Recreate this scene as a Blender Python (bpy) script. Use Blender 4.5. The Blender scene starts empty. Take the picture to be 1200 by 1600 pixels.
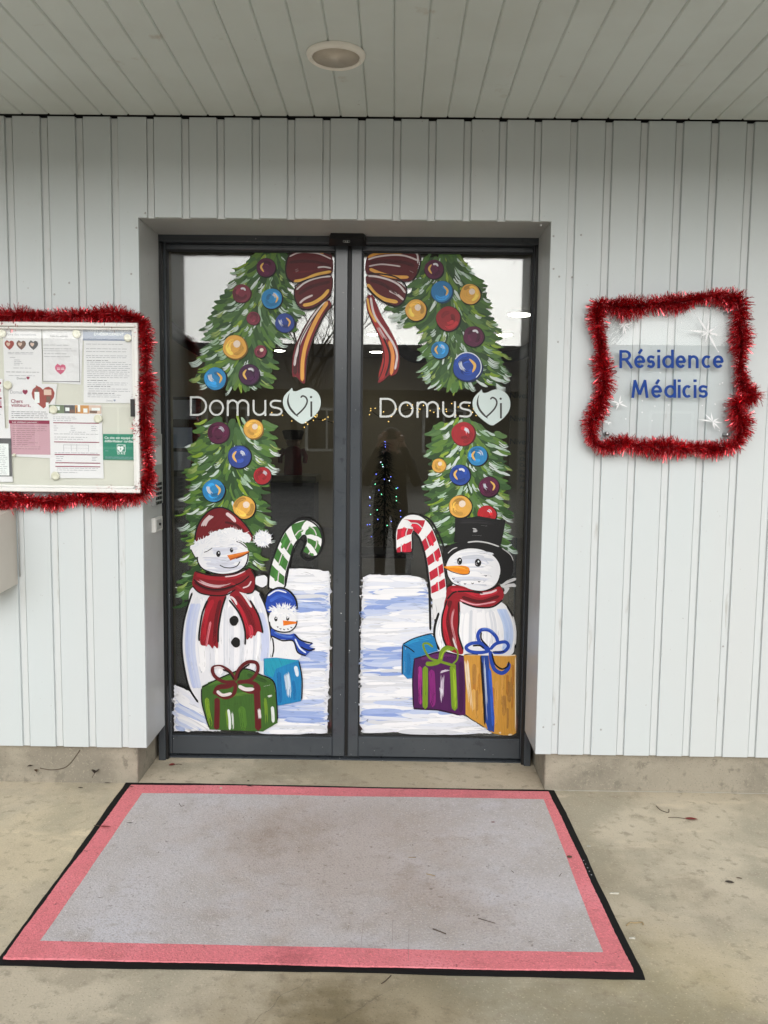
import bpy, bmesh, math, random
from mathutils import Vector, Matrix
from mathutils.geometry import tessellate_polygon
random.seed(11)
S = bpy.context.scene
COL = S.collection
# ------------------------------------------------------------------ camera
F_PX, CAM = 1300.0, Vector((0.0, -3.34, 1.485))
PITCH, YAW, ROLL = 0.0953, -0.0104, 0.0118
_f = Vector((math.sin(YAW)*math.cos(PITCH), math.cos(YAW)*math.cos(PITCH), -math.sin(PITCH)))
_r0 = Vector((math.cos(YAW), -math.sin(YAW), 0)); _u0 = _r0.cross(_f)
_r = math.cos(ROLL)*_r0 + math.sin(ROLL)*_u0
_u = -math.sin(ROLL)*_r0 + math.cos(ROLL)*_u0
cam_d = bpy.data.cameras.new('camera'); cam = bpy.data.objects.new('camera', cam_d); COL.objects.link(cam)
cam_d.sensor_fit = 'VERTICAL'; cam_d.sensor_height = 24; cam_d.sensor_width = 18
cam_d.lens = F_PX/1600*24; cam_d.clip_start = 0.02; cam_d.clip_end = 500
cam.matrix_world = Matrix(((_r.x, _u.x, -_f.x, CAM.x), (_r.y, _u.y, -_f.y, CAM.y), (_r.z, _u.z, -_f.z, CAM.z), (0, 0, 0, 1)))
S.camera = cam
# ------------------------------------------------------------------ sky, sun, exposure
SUN_EL, SUN_ROT = math.radians(27), math.radians(176)
w = bpy.data.worlds.new('World'); S.world = w; w.use_nodes = True
nt = w.node_tree; nt.nodes.clear()
sk = nt.nodes.new('ShaderNodeTexSky'); sk.sky_type = 'NISHITA'; sk.sun_disc = False
sk.sun_elevation = SUN_EL; sk.sun_rotation = SUN_ROT; sk.air_density = 1.0; sk.dust_density = 1.6; sk.ozone_density = 1.0
hs = nt.nodes.new('ShaderNodeHueSaturation'); hs.inputs['Saturation'].default_value = 0.22
bg = nt.nodes.new('ShaderNodeBackground'); bg.inputs[1].default_value = 0.15
wo = nt.nodes.new('ShaderNodeOutputWorld')
nt.links.new(sk.outputs[0], hs.inputs['Color']); nt.links.new(hs.outputs[0], bg.inputs[0]); nt.links.new(bg.outputs[0], wo.inputs[0])
sl = bpy.data.lights.new('sun', 'SUN'); sl.energy = 0.60; sl.angle = math.radians(75); sl.color = (1.0, 0.985, 0.96)
so = bpy.data.objects.new('sun', sl); COL.objects.link(so)
sd = Vector((math.sin(SUN_ROT)*math.cos(SUN_EL), math.cos(SUN_ROT)*math.cos(SUN_EL), math.sin(SUN_EL)))
so.rotation_euler = sd.to_track_quat('Z', 'Y').to_euler(); so.location = sd*20
S.view_settings.view_transform = 'Standard'; S.view_settings.look = 'None'
S.view_settings.exposure = 0.74; S.view_settings.gamma = 1; S.view_settings.use_curve_mapping = False
S.cycles.transparent_max_bounces = 24; S.cycles.max_bounces = 10; S.cycles.diffuse_bounces = 5; S.cycles.glossy_bounces = 4

# ------------------------------------------------------------------ helpers
def ray(px, py):
    return (_f + _r*((px-600)/F_PX) - _u*((py-800)/F_PX)).normalized()
def at(px, py, y=0.0):           # point of the vertical plane y = const seen at a pixel of the photograph
    d = ray(px, py); return CAM + d*((y-CAM.y)/d.y)
def atz(px, py, z=0.0):
    d = ray(px, py); return CAM + d*((z-CAM.z)/d.z)
def atx(px, py, x=0.0):
    d = ray(px, py); return CAM + d*((x-CAM.x)/d.x)
def lin(c):
    c = c/255.0
    return c/12.92 if c <= 0.04045 else ((c+0.055)/1.055)**2.4
def rgb(r, g, b): return (lin(r), lin(g), lin(b))
MESH_SHARE = {}
def empty(name, loc, label=None, cat=None, group=None):
    o = bpy.data.objects.new(name, None); COL.objects.link(o); o.location = loc; o.empty_display_size = 0.1
    tag(o, label, cat, group); return o
def tag(o, label=None, cat=None, group=None, kind=None):
    if label: o['label'] = label
    if cat: o['category'] = cat
    if group: o['group'] = group
    if kind: o['kind'] = kind
    return o
def wloc(o):
    v = Vector((0, 0, 0))
    while o: v = v + o.location; o = o.parent
    return v
def link_mesh(name, me, mat=None, parent=None, loc=(0, 0, 0)):
    o = bpy.data.objects.new(name, me); COL.objects.link(o); o.location = loc
    if mat and not me.materials: me.materials.append(mat)
    if parent: o.parent = parent
    return o
class MB:
    """collects geometry in world space, then links it as one mesh object"""
    def __init__(s): s.v = []; s.f = []; s.sm = False
    def add(s, vs, fs):
        n = len(s.v); s.v += [Vector(v) for v in vs]; s.f += [tuple(i+n for i in f) for f in fs]; return s
    def box(s, a, b):
        x0, x1 = sorted((a[0], b[0])); y0, y1 = sorted((a[1], b[1])); z0, z1 = sorted((a[2], b[2]))
        return s.add([(x0,y0,z0),(x1,y0,z0),(x1,y1,z0),(x0,y1,z0),(x0,y0,z1),(x1,y0,z1),(x1,y1,z1),(x0,y1,z1)],
                     [(0,3,2,1),(4,5,6,7),(0,1,5,4),(1,2,6,5),(2,3,7,6),(3,0,4,7)])
    def bbox(s, a, b, e=0.004):   # box with chamfered front (y-) edges
        x0, x1 = sorted((a[0], b[0])); y0, y1 = sorted((a[1], b[1])); z0, z1 = sorted((a[2], b[2]))
        e = min(e, (x1-x0)*.4, (z1-z0)*.4, (y1-y0)*.9)
        R = lambda d, y: [(x0+d,y,z0+d),(x1-d,y,z0+d),(x1-d,y,z1-d),(x0+d,y,z1-d)]
        v = R(e, y0)+R(0, y0+e)+R(0, y1); f = [(0,1,2,3),(11,10,9,8)]
        for k in (0, 4):
            for i in range(4):
                j = (i+1) % 4; f.append((k+i, k+4+i, k+4+j, k+j))
        return s.add(v, f)
    def prism(s, front, back):
        n = len(front); fs = []
        tri = tessellate_polygon([[Vector((p[0], p[2], 0)) for p in front]])
        for t in tri: fs.append(tuple(t)); fs.append(tuple(n+i for i in reversed(t)))
        for i in range(n):
            j = (i+1) % n; fs.append((i, n+i, n+j, j))
        return s.add(list(front)+list(back), fs)
    def tube(s, pts, rad, n=8, cap=True):
        pts = [Vector(p) for p in pts]; m = len(pts)
        if not hasattr(rad, '__len__'): rad = [rad]*m
        base = len(s.v); vs = []; fs = []
        t0 = (pts[1]-pts[0]).normalized(); ref = t0.orthogonal().normalized()
        for i, p in enumerate(pts):
            t = (pts[min(i+1, m-1)]-pts[max(i-1, 0)]).normalized()
            ref = (ref - t*ref.dot(t)); ref = ref.normalized() if ref.length > 1e-6 else t.orthogonal().normalized()
            b = t.cross(ref)
            for k in range(n):
                a = 2*math.pi*k/n; vs.append(p + (ref*math.cos(a)+b*math.sin(a))*rad[i])
        for i in range(m-1):
            for k in range(n):
                q = (k+1) % n; fs.append((i*n+k, i*n+q, (i+1)*n+q, (i+1)*n+k))
        if cap: fs.append(tuple(range(n-1, -1, -1))); fs.append(tuple(range((m-1)*n, m*n)))
        return s.add(vs, fs)
    def lathe(s, c, prof, axis='z', n=40):
        vs = []; fs = []; m = len(prof)
        for r, h in prof:
            for k in range(n):
                a = 2*math.pi*k/n
                if axis == 'z': vs.append((c[0]+r*math.cos(a), c[1]+r*math.sin(a), c[2]+h))
                else: vs.append((c[0]+r*math.cos(a), c[1]+h, c[2]+r*math.sin(a)))
        for i in range(m-1):
            for k in range(n):
                q = (k+1) % n; fs.append((i*n+k, i*n+q, (i+1)*n+q, (i+1)*n+k))
        if prof[0][0] > 1e-6: fs.append(tuple(range(n)))
        if prof[-1][0] > 1e-6: fs.append(tuple(range((m-1)*n, m*n)))
        return s.add(vs, fs)
    def build(s, name, mat, parent=None, smooth=False, loc=None, fix=True):
        o0 = wloc(parent) if parent else Vector(loc if loc is not None else (0, 0, 0))
        me = bpy.data.meshes.new(name); me.from_pydata([tuple(v-o0) for v in s.v], [], s.f); me.validate(); me.update()
        if fix:
            bm = bmesh.new(); bm.from_mesh(me); bmesh.ops.recalc_face_normals(bm, faces=bm.faces); bm.to_mesh(me); bm.free()
        if smooth:
            for p in me.polygons: p.use_smooth = True
        return link_mesh(name, me, mat, parent, (0, 0, 0) if parent else o0)

# ------------------------------------------------------------------ materials
def N(nt, t, **k):
    n = nt.nodes.new('ShaderNode'+t)
    for a, b in k.items():
        if a.startswith('i_'): n.inputs[a[2:].replace('_', ' ')].default_value = b
        else: setattr(n, a, b)
    return n
def mat(name, base, rough=0.5, metal=0.0, spec=0.5, noise=None, bump=None, emit=None, coat=0.0):
    """noise: list of (scale, detail, low, high, colour) mixes; bump: (scale, strength, distance)"""
    m = bpy.data.materials.new(name); m.use_nodes = True; nt = m.node_tree; p = nt.nodes['Principled BSDF']; L = nt.links.new
    p.inputs['Base Color'].default_value = (*base, 1); p.inputs['Roughness'].default_value = rough
    p.inputs['Metallic'].default_value = metal; p.inputs['Specular IOR Level'].default_value = spec; p.inputs['Coat Weight'].default_value = coat
    if noise or bump: tc = N(nt, 'TexCoord'); geo = N(nt, 'NewGeometry')
    if noise:
        prev = None
        for (sc, det, lo, hi, c, *st) in noise:
            mp = N(nt, 'Mapping'); L(geo.outputs['Position'], mp.inputs[0])
            if st: mp.inputs['Scale'].default_value = st[0]
            n = N(nt, 'TexNoise'); n.inputs['Scale'].default_value = sc; n.inputs['Detail'].default_value = det; n.inputs['Roughness'].default_value = 0.6
            L(mp.outputs[0], n.inputs['Vector'])
            r = N(nt, 'MapRange'); r.inputs[1].default_value = lo; r.inputs[2].default_value = hi; r.interpolation_type = 'SMOOTHSTEP'
            L(n.outputs[0], r.inputs[0])
            mx = N(nt, 'Mix', data_type='RGBA'); L(r.outputs[0], mx.inputs[0])
            if prev: L(prev, mx.inputs[6])
            else: mx.inputs[6].default_value = (*base, 1)
            mx.inputs[7].default_value = (*c, 1); prev = mx.outputs[2]
        L(prev, p.inputs['Base Color'])
    if bump:
        prevn = None
        for (sc, st, di) in (bump if isinstance(bump, list) else [bump]):
            n = N(nt, 'TexNoise'); n.inputs['Scale'].default_value = sc; n.inputs['Detail'].default_value = 4; L(geo.outputs['Position'], n.inputs['Vector'])
            b = N(nt, 'Bump'); b.inputs['Strength'].default_value = st; b.inputs['Distance'].default_value = di
            L(n.outputs[0], b.inputs['Height'])
            if prevn: L(prevn, b.inputs['Normal'])
            prevn = b.outputs[0]
        L(prevn, p.inputs['Normal'])
    if emit: p.inputs['Emission Color'].default_value = (*emit[0], 1); p.inputs['Emission Strength'].default_value = emit[1]
    return m
M = {}
CLAD = (0.552, 0.602, 0.608)
M['clad'] = mat('painted_cladding', CLAD, 0.42, noise=[
    (1.1, 4, 0.35, 0.75, (0.565, 0.59, 0.588), (1, 1, 0.35)), (90, 2, 0.71, 0.76, (0.42, 0.42, 0.40)), (34, 3, 0.735, 0.775, (0.30, 0.30, 0.29)), (6, 6, 0.66, 0.8, (0.53, 0.555, 0.55))], bump=[(3.0, 0.12, 0.01), (220, 0.06, 0.001)])
M['clad_joint'] = mat('painted_cladding_joint', (0.58, 0.61, 0.61), 0.45, noise=[(40, 4, 0.6, 0.78, (0.42, 0.42, 0.39), (1, 1, 0.15))])
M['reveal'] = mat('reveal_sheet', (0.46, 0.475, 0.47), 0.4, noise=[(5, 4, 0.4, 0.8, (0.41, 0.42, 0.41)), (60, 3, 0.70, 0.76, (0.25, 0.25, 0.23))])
M['soffit'] = mat('soffit_board', (0.625, 0.685, 0.665), 0.5, noise=[(1.7, 4, 0.38, 0.62, (0.58, 0.63, 0.605)), (45, 3, 0.74, 0.78, (0.25, 0.24, 0.2)), (7, 5, 0.64, 0.8, (0.47, 0.46, 0.40))], bump=(4, 0.05, 0.01))
M['soffit_gap'] = mat('soffit_tongue', (0.40, 0.39, 0.34), 0.6)
M['rivet'] = mat('dull_rivet', (0.36, 0.36, 0.35), 0.5)
M['void'] = mat('dark_void', (0.012, 0.012, 0.012), 0.9)
M['white_trim'] = mat('white_trim', (0.84, 0.82, 0.75), 0.4)
M['lamp_dish'] = mat('lamp_dish', (0.64, 0.58, 0.49), 0.45, noise=[(30, 3, 0.5, 0.8, (0.57, 0.51, 0.42))])
M['anthracite'] = mat('anthracite_aluminium', (0.052, 0.060, 0.069), 0.20, spec=0.5, noise=[(3, 4, 0.42, 0.65, (0.062, 0.070, 0.078)), (110, 1, 0.80, 0.815, (0.6, 0.6, 0.58)), (20, 5, 0.58, 0.7, (0.042, 0.049, 0.057))], bump=(5, 0.05, 0.004))
M['black_plastic'] = mat('black_plastic', (0.012, 0.012, 0.013), 0.35)
M['rubber'] = mat('black_rubber', (0.008, 0.008, 0.008), 0.7, spec=0.15, bump=(120, 0.2, 0.002))
M['gasket'] = mat('black_gasket', (0.006, 0.006, 0.006), 0.5)
M['grey_plastic'] = mat('grey_plastic', (0.36, 0.37, 0.36), 0.4)
M['pale_plastic'] = mat('pale_plastic', (0.62, 0.62, 0.59), 0.4)
M['board_frame'] = mat('white_board_frame', (0.74, 0.74, 0.71), 0.35, noise=[(60, 3, 0.66, 0.75, (0.5, 0.49, 0.45))])
M['board_back'] = mat('cream_board', (0.66, 0.66, 0.59), 0.4, noise=[(4, 4, 0.4, 0.8, (0.61, 0.61, 0.54)), (70, 2, 0.735, 0.76, (0.4, 0.4, 0.36))])
M['paper'] = mat('paper', (0.79, 0.79, 0.81), 0.6, bump=(9, 0.1, 0.01))
M['sleeve'] = mat('plastic_sleeve_paper', (0.77, 0.77, 0.79), 0.18, bump=(16, 0.5, 0.01))
M['magnet'] = mat('cream_magnet', (0.72, 0.71, 0.58), 0.3)
M['beige_box'] = mat('beige_painted_steel', (0.58, 0.545, 0.48), 0.4, noise=[(5, 4, 0.4, 0.8, (0.54, 0.505, 0.44))])
M['steel'] = mat('screw_steel', (0.35, 0.34, 0.34), 0.3, metal=1)
M['sign_blue'] = mat('blue_lettering', rgb(22, 62, 138), 0.6, spec=0.2)
M['paper_red'] = mat('print_burgundy', rgb(150, 40, 80), 0.6)
def ink(name, c): M[name] = mat(name, rgb(*c), 0.6)
for nme, c in (('ink_grey', (150, 152, 160)), ('ink_dark', (85, 85, 95)), ('ink_burgundy', (142, 44, 74)), ('ink_pink', (198, 158, 170)), ('ink_heart', (205, 100, 130)),
               ('ink_slate', (150, 160, 180)), ('ink_green', (45, 135, 110)), ('ink_white', (235, 240, 240)), ('ink_brown', (120, 95, 85)), ('ink_charcoal', (95, 95, 98)),
               ('ink_red', (158, 78, 72)), ('ink_skin', (215, 190, 175)), ('ink_orange', (205, 150, 90)), ('ink_lawn', (120, 135, 110))): ink(nme, c)

def tinsel_mat():
    m = bpy.data.materials.new('red_foil'); m.use_nodes = True; nt = m.node_tree; p = nt.nodes['Principled BSDF']; L = nt.links.new
    a = N(nt, 'Attribute', attribute_name='tone'); r = N(nt, 'ValToRGB')
    e = r.color_ramp.elements; e[0].position = 0; e[0].color = (0.36, 0.004, 0.012, 1); e[1].position = 1; e[1].color = (0.95, 0.06, 0.09, 1)
    L(a.outputs['Fac'], r.inputs[0]); L(r.outputs[0], p.inputs['Base Color'])
    p.inputs['Metallic'].default_value = 0.9; p.inputs['Roughness'].default_value = 0.22; p.inputs['Coat Weight'].default_value = 1.0; p.inputs['Coat Roughness'].default_value = 0.06; p.inputs['Coat IOR'].default_value = 1.6
    return m
M['foil'] = tinsel_mat()
def glass_mat(name, f0=0.038, tint=(0.96, 0.97, 0.965)):
    m = bpy.data.materials.new(name); m.use_nodes = True; nt = m.node_tree; nt.nodes.remove(nt.nodes['Principled BSDF']); L = nt.links.new
    lw = N(nt, 'LayerWeight'); lw.inputs['Blend'].default_value = 0.5
    pw = N(nt, 'Math', operation='POWER'); pw.inputs[1].default_value = 5; L(lw.outputs['Facing'], pw.inputs[0])
    ma = N(nt, 'Math', operation='MULTIPLY_ADD'); ma.inputs[1].default_value = 1-f0; ma.inputs[2].default_value = f0; L(pw.outputs[0], ma.inputs[0])
    t = N(nt, 'BsdfTransparent'); t.inputs[0].default_value = (*tint, 1); g = N(nt, 'BsdfGlossy'); g.inputs['Roughness'].default_value = 0.0; g.inputs[0].default_value = (1, 1, 1, 1)
    mx = N(nt, 'MixShader'); L(ma.outputs[0], mx.inputs[0]); L(t.outputs[0], mx.inputs[1]); L(g.outputs[0], mx.inputs[2])
    L(mx.outputs[0], nt.nodes['Material Output'].inputs[0]); return m
M['glass'] = glass_mat('door_glass'); M['thin_glass'] = glass_mat('board_glass', 0.03, (0.985, 0.99, 0.985)); M['acrylic'] = glass_mat('clear_acrylic', 0.02, (0.985, 0.99, 0.99))
def paint_mat():
    m = bpy.data.materials.new('window_paint'); m.use_nodes = True; nt = m.node_tree; p = nt.nodes['Principled BSDF']; L = nt.links.new
    a = N(nt, 'Attribute', attribute_name='paint'); uv = N(nt, 'UVMap', uv_map='brush')
    mp = N(nt, 'Mapping'); mp.inputs['Scale'].default_value = (1.3, 15, 1); L(uv.outputs[0], mp.inputs[0])
    n = N(nt, 'TexNoise'); n.inputs['Scale'].default_value = 2.2; n.inputs['Detail'].default_value = 3; L(mp.outputs[0], n.inputs['Vector'])
    r = N(nt, 'MapRange'); r.inputs[1].default_value = 0.28; r.inputs[2].default_value = 0.72; r.inputs[3].default_value = 0.76; r.inputs[4].default_value = 0.98; L(n.outputs[0], r.inputs[0])
    sv = N(nt, 'SeparateColor', mode='HSV'); L(a.outputs['Color'], sv.inputs[0]); iv = N(nt, 'Math', operation='MULTIPLY'); sq_ = N(nt, 'Math', operation='SUBTRACT'); sq_.inputs[0].default_value = 1.0; L(sv.outputs[1], sq_.inputs[1]); L(sq_.outputs[0], iv.inputs[0]); L(sv.outputs[2], iv.inputs[1])
    fm = N(nt, 'Mix', data_type='FLOAT'); L(iv.outputs[0], fm.inputs[0]); L(r.outputs[0], fm.inputs[2]); fm.inputs[3].default_value = 0.88
    mu = N(nt, 'VectorMath', operation='SCALE'); L(a.outputs['Color'], mu.inputs[0]); L(fm.outputs[0], mu.inputs['Scale'])
    L(mu.outputs[0], p.inputs['Base Color']); p.inputs['Roughness'].default_value = 0.45; p.inputs['Specular IOR Level'].default_value = 0.3
    mp2 = N(nt, 'Mapping'); mp2.inputs['Scale'].default_value = (0.9, 20, 1); mp2.inputs['Location'].default_value = (7, 3, 0); L(uv.outputs[0], mp2.inputs[0])
    n2 = N(nt, 'TexNoise'); n2.inputs['Scale'].default_value = 2.0; n2.inputs['Detail'].default_value = 3; L(mp2.outputs[0], n2.inputs['Vector'])
    r2 = N(nt, 'MapRange'); r2.inputs[1].default_value = 0.3; r2.inputs[2].default_value = 0.7; L(n2.outputs[0], r2.inputs[0])
    sb = N(nt, 'Math', operation='SUBTRACT'); L(r2.outputs[0], sb.inputs[0]); L(a.outputs['Alpha'], sb.inputs[1])
    al = N(nt, 'MapRange'); al.inputs[1].default_value = -0.22; al.inputs[2].default_value = -0.005; L(sb.outputs[0], al.inputs[0])
    L(al.outputs[0], p.inputs['Alpha'])
    b = N(nt, 'Bump'); b.inputs['Strength'].default_value = 0.06; b.inputs['Distance'].default_value = 0.002; L(n.outputs[0], b.inputs['Height']); L(b.outputs[0], p.inputs['Normal'])
    return m
M['paint'] = paint_mat()
def concrete_mat(name, base, warm, dark, moss, stains=None):
    m = mat(name, base, 0.8, spec=0.3, noise=[
        (0.8, 5, 0.40, 0.60, warm), (1.9, 7, 0.46, 0.62, dark), (5.5, 7, 0.52, 0.66, tuple(c*0.86 for c in base)), (4.0, 6, 0.56, 0.70, tuple(min(1, c*1.22) for c in base), (0.6, 1.5, 1)),
        (0.45, 5, 0.54, 0.66, moss), (22, 5, 0.54, 0.70, tuple(c*0.72 for c in base)),
        (120, 2, 0.58, 0.72, tuple(min(1, c*1.16) for c in base)), (170, 2, 0.60, 0.72, tuple(c*0.62 for c in base))]+(stains or []),
        bump=[(150, 0.4, 0.003), (20, 0.3, 0.006)])
    return m
M['concrete'] = concrete_mat('concrete_slab', (0.515, 0.448, 0.335), (0.585, 0.515, 0.392), (0.415, 0.372, 0.28), (0.375, 0.34, 0.25))
M['plinth'] = concrete_mat('concrete_plinth', (0.29, 0.262, 0.205), (0.335, 0.302, 0.237), (0.24, 0.216, 0.17), (0.255, 0.232, 0.18))
def stain(m, centre, r0, r1, colour, amount, sc=3.0):
    """a worn or damp patch with a ragged rim round a point of the ground"""
    nt = m.node_tree; L = nt.links.new; p = nt.nodes['Principled BSDF']; src = p.inputs['Base Color'].links[0].from_socket
    g = N(nt, 'NewGeometry'); d = N(nt, 'VectorMath', operation='DISTANCE'); d.inputs[1].default_value = centre; L(g.outputs['Position'], d.inputs[0])
    n = N(nt, 'TexNoise'); n.inputs['Scale'].default_value = sc; n.inputs['Detail'].default_value = 6; n.inputs['Roughness'].default_value = .65; L(g.outputs['Position'], n.inputs['Vector'])
    ad = N(nt, 'Math', operation='MULTIPLY_ADD'); ad.inputs[1].default_value = (r1-r0)*2.2; L(n.outputs[0], ad.inputs[0]); L(d.outputs['Value'], ad.inputs[2])
    mr = N(nt, 'MapRange'); mr.interpolation_type = 'SMOOTHSTEP'; k = (r1-r0)*1.1; mr.inputs[1].default_value = r0+k; mr.inputs[2].default_value = r1+k; mr.inputs[3].default_value = amount; mr.inputs[4].default_value = 0; L(ad.outputs[0], mr.inputs[0])
    mx = N(nt, 'Mix', data_type='RGBA', blend_type='MULTIPLY'); L(mr.outputs[0], mx.inputs[0]); L(src, mx.inputs[6]); mx.inputs[7].default_value = (*colour, 1); L(mx.outputs[2], p.inputs['Base Color'])
def carpet_mat(name, base, dirt, pale):
    return mat(name, base, 0.95, spec=0.08, noise=[(1.6, 4, 0.42, 0.62, pale), (2.1, 7, 0.42, 0.64, dirt), (6, 7, 0.52, 0.72, tuple(c*0.93 for c in dirt)), (26, 6, 0.56, 0.74, tuple(c*0.85 for c in dirt)), (110, 3, 0.50, 0.66, tuple(c*0.82 for c in base)), (48, 3, 0.66, 0.74, tuple(c*0.55 for c in dirt)), (150, 2, 0.54, 0.68, tuple(min(1, c*1.14) for c in base))],
               bump=[(200, 0.8, 0.005), (30, 0.2, 0.006)])
M['mat_grey'] = carpet_mat('grey_pile', (0.575, 0.54, 0.54), (0.51, 0.465, 0.44), (0.605, 0.585, 0.615))
M['mat_pink'] = carpet_mat('pink_pile', (0.80, 0.235, 0.262), (0.74, 0.23, 0.245), (0.84, 0.285, 0.315))

for (px, py, r0, r1, c, am, sc) in ((560, 1600, .10, .50, (.66, .62, .53), .9, 4), (520, 1590, .02, .22, (.55, .53, .45), .9, 9), (1000, 1590, .05, .45, (.74, .72, .62), .8, 5), (880, 1380, .1, .6, (.84, .82, .78), .8, 3), (1100, 1520, .05, .35, (1.12, 1.1, 1.02), .9, 4), (60, 1330, .1, .7, (1.14, 1.12, 1.04), .9, 3), (540, 1205, .2, .55, (.78, .76, .70), .8, 5)):
    stain(M['concrete'], tuple(atz(px, py, 0)), r0, r1, c, am, sc)
for (px, py, r0, r1, c, am, sc) in ((540, 1330, .12, .75, (.88, .81, .74), .85, 4), (430, 1300, .02, .3, (.84, .79, .73), .7, 7), (700, 1420, .02, .35, (.86, .82, .78), .7, 7), (560, 1500, .01, .12, (.60, .56, .54), .7, 20)):
    stain(M['mat_grey'], tuple(atz(px, py, .008)), r0, r1, c, am, sc)
stain(M['mat_pink'], tuple(atz(455, 1495, .008)), .0, .10, (.7, .66, .66), .8, 40); stain(M['mat_pink'], tuple(atz(640, 1232, .008)), .1, .6, (.80, .84, .84), .8, 6)
# ------------------------------------------------------------------ key planes of the place
GND = 0.0
XL, XR = -1.0110, 0.6037
ZT, ZB, ZC = 0.826+1.485, -1.3196+1.485, 1.2091+1.485
REC = 0.278                         # depth of the recess up to the door frame
Y_LEAF, Y_GLASS = 0.322, 0.352

# ================================================================== SETTING
tag(MB().add([(-70, -90, 0), (70, -90, 0), (70, 12, 0), (-70, 12, 0)], [(0, 1, 2, 3)]).build('ground', M['concrete']), kind='structure')
m = mat('grey_block_paving', (0.29, 0.275, 0.25), 0.7, noise=[(0.8, 5, 0.4, 0.7, (0.18, 0.175, 0.16)), (6, 4, 0.5, 0.75, (0.27, 0.26, 0.235))], bump=(40, 0.3, 0.01))
pv = m.node_tree; br = N(pv, 'TexBrick'); gp = N(pv, 'NewGeometry')
br.inputs['Scale'].default_value = 1; br.inputs['Brick Width'].default_value = 0.24; br.inputs['Row Height'].default_value = 0.12; br.inputs['Mortar Size'].default_value = 0.008
br.inputs['Color1'].default_value = (1, 1, 1, 1); br.inputs['Color2'].default_value = (0.62, 0.62, 0.6, 1); br.inputs['Mortar'].default_value = (0.3, 0.3, 0.3, 1)
pv.links.new(gp.outputs['Position'], br.inputs['Vector'])
pp = pv.nodes['Principled BSDF']; src = pp.inputs['Base Color'].links[0].from_socket
mu = N(pv, 'Mix', data_type='RGBA', blend_type='MULTIPLY'); mu.inputs[0].default_value = 1
pv.links.new(src, mu.inputs[6]); pv.links.new(br.outputs['Color'], mu.inputs[7]); pv.links.new(mu.outputs[2], pp.inputs['Base Color'])
tag(MB().add([(-40, -60, .004), (40, -60, .004), (40, -4.4, .004), (-40, -4.4, .004)], [(0, 1, 2, 3)]).build('courtyard_paving', m), kind='structure')

# ---- facade of metal cladding
fac = empty('facade_wall', (0, 0.02, 0), 'pale grey ribbed metal clad wall standing on a low concrete plinth', 'wall')
PX0, PITCH_PX = 12.0, 55.36
def jx(k):                         # world x of the centre of joint k
    return at(PX0+PITCH_PX*k, 183, 0.0).x
JW = 0.0135                        # half width of a recessed joint strip
PT = ZC-0.0045
def panel(xa, xb, zb, zt, cut=None, name='cladding_panel'):
    e = 0.0035
    if cut:   # polygon with a notch
        pts = cut
    else: pts = [(xa, zb), (xb, zb), (xb, zt), (xa, zt)]
    xm0, xm1 = min(p[0] for p in pts), max(p[0] for p in pts)
    fr = []; bk = []
    for x, z in pts:
        fx = x+e if abs(x-xm0) < 1e-6 and not cut else (x-e if abs(x-xm1) < 1e-6 and not cut else x)
        fr.append((fx, random.uniform(0, .0006), z+(0.002 if z == zb else 0))); bk.append((x, 0.016, z))
    return MB().prism(fr, bk).build(name, M['clad'], fac)
kmin, kmax = -22, 44
for k in range(kmin, kmax):
    xa, xb = jx(k)+JW, jx(k+1)-JW
    if xb < XL or xa > XR: panel(xa, xb, ZB, PT)
    elif xa < XL: panel(xa, xb, ZB, PT, [(xa, ZB), (XL, ZB), (XL, ZT), (xb, ZT), (xb, PT), (xa, PT)])
    elif xb > XR: panel(xa, xb, ZB, PT, [(xa, ZT), (XR, ZT), (XR, ZB), (xb, ZB), (xb, PT), (xa, PT)])
    else: panel(xa, xb, ZT, PT)
for k in range(kmin, kmax+1):
    x = jx(k); zb = ZT-0.001 if XL < x < XR else ZB+0.001
    MB().bbox((x-JW+.0010, .0062, zb), (x+JW-.0010, .0098, PT-0.004), .0015).box((x-JW-.003, .0098, zb+.0005), (x+JW+.003, .0155, PT-0.0045)).build('cladding_joint', M['clad_joint'], fac)
XA, XB = jx(kmin), jx(kmax)
bk = MB(); bk.box((XA, .018, ZB+.01), (XL-.002, .25, PT-.006)); bk.box((XR+.002, .018, ZB+.01), (XB, .25, PT-.006)); bk.box((XL-.002, .018, ZT+.003), (XR+.002, .25, PT-.006))
bk.build('backing_wall', M['soffit_gap'], fac)
MB().box((XA, .02, PT-.0055), (XB, .25, ZC+.2)).build('backing_wall', M['void'], fac)  # black backing: shade of the gap under the ceiling put into its colour
for px, py in ((227, 333), (213, 356), (205, 428), (845, 352), (865, 369), (828+37, 420), (874, 432), (872, 534), (908, 367), (894, 433), (830+36, 1132), (849, 1136), (939, 1140), (1130, 1010), (85, 460), (108, 442)):
    q = at(px, py, 0); MB().lathe((q.x, -.0001, q.z), [(.0042, 0), (.0036, -.0012), (.0001, -.0016)], 'y', 10).build('rivet', M['rivet'], fac)
# reveals of folded sheet
r0 = 0.0165
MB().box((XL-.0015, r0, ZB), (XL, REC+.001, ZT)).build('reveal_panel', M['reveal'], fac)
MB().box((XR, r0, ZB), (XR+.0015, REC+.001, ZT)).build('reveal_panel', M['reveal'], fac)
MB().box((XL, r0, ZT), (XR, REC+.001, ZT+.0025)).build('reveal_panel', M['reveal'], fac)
# plinth
for xa, xb in ((XA, at(215, 1200, .03).x), (at(851, 1210, .03).x, XB)):
    pb = MB(); pb.bbox((xa, .03, -.02), (xb, .5, ZB+.03), .004)
    pb.build('concrete_plinth', M['plinth'], fac)

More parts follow.
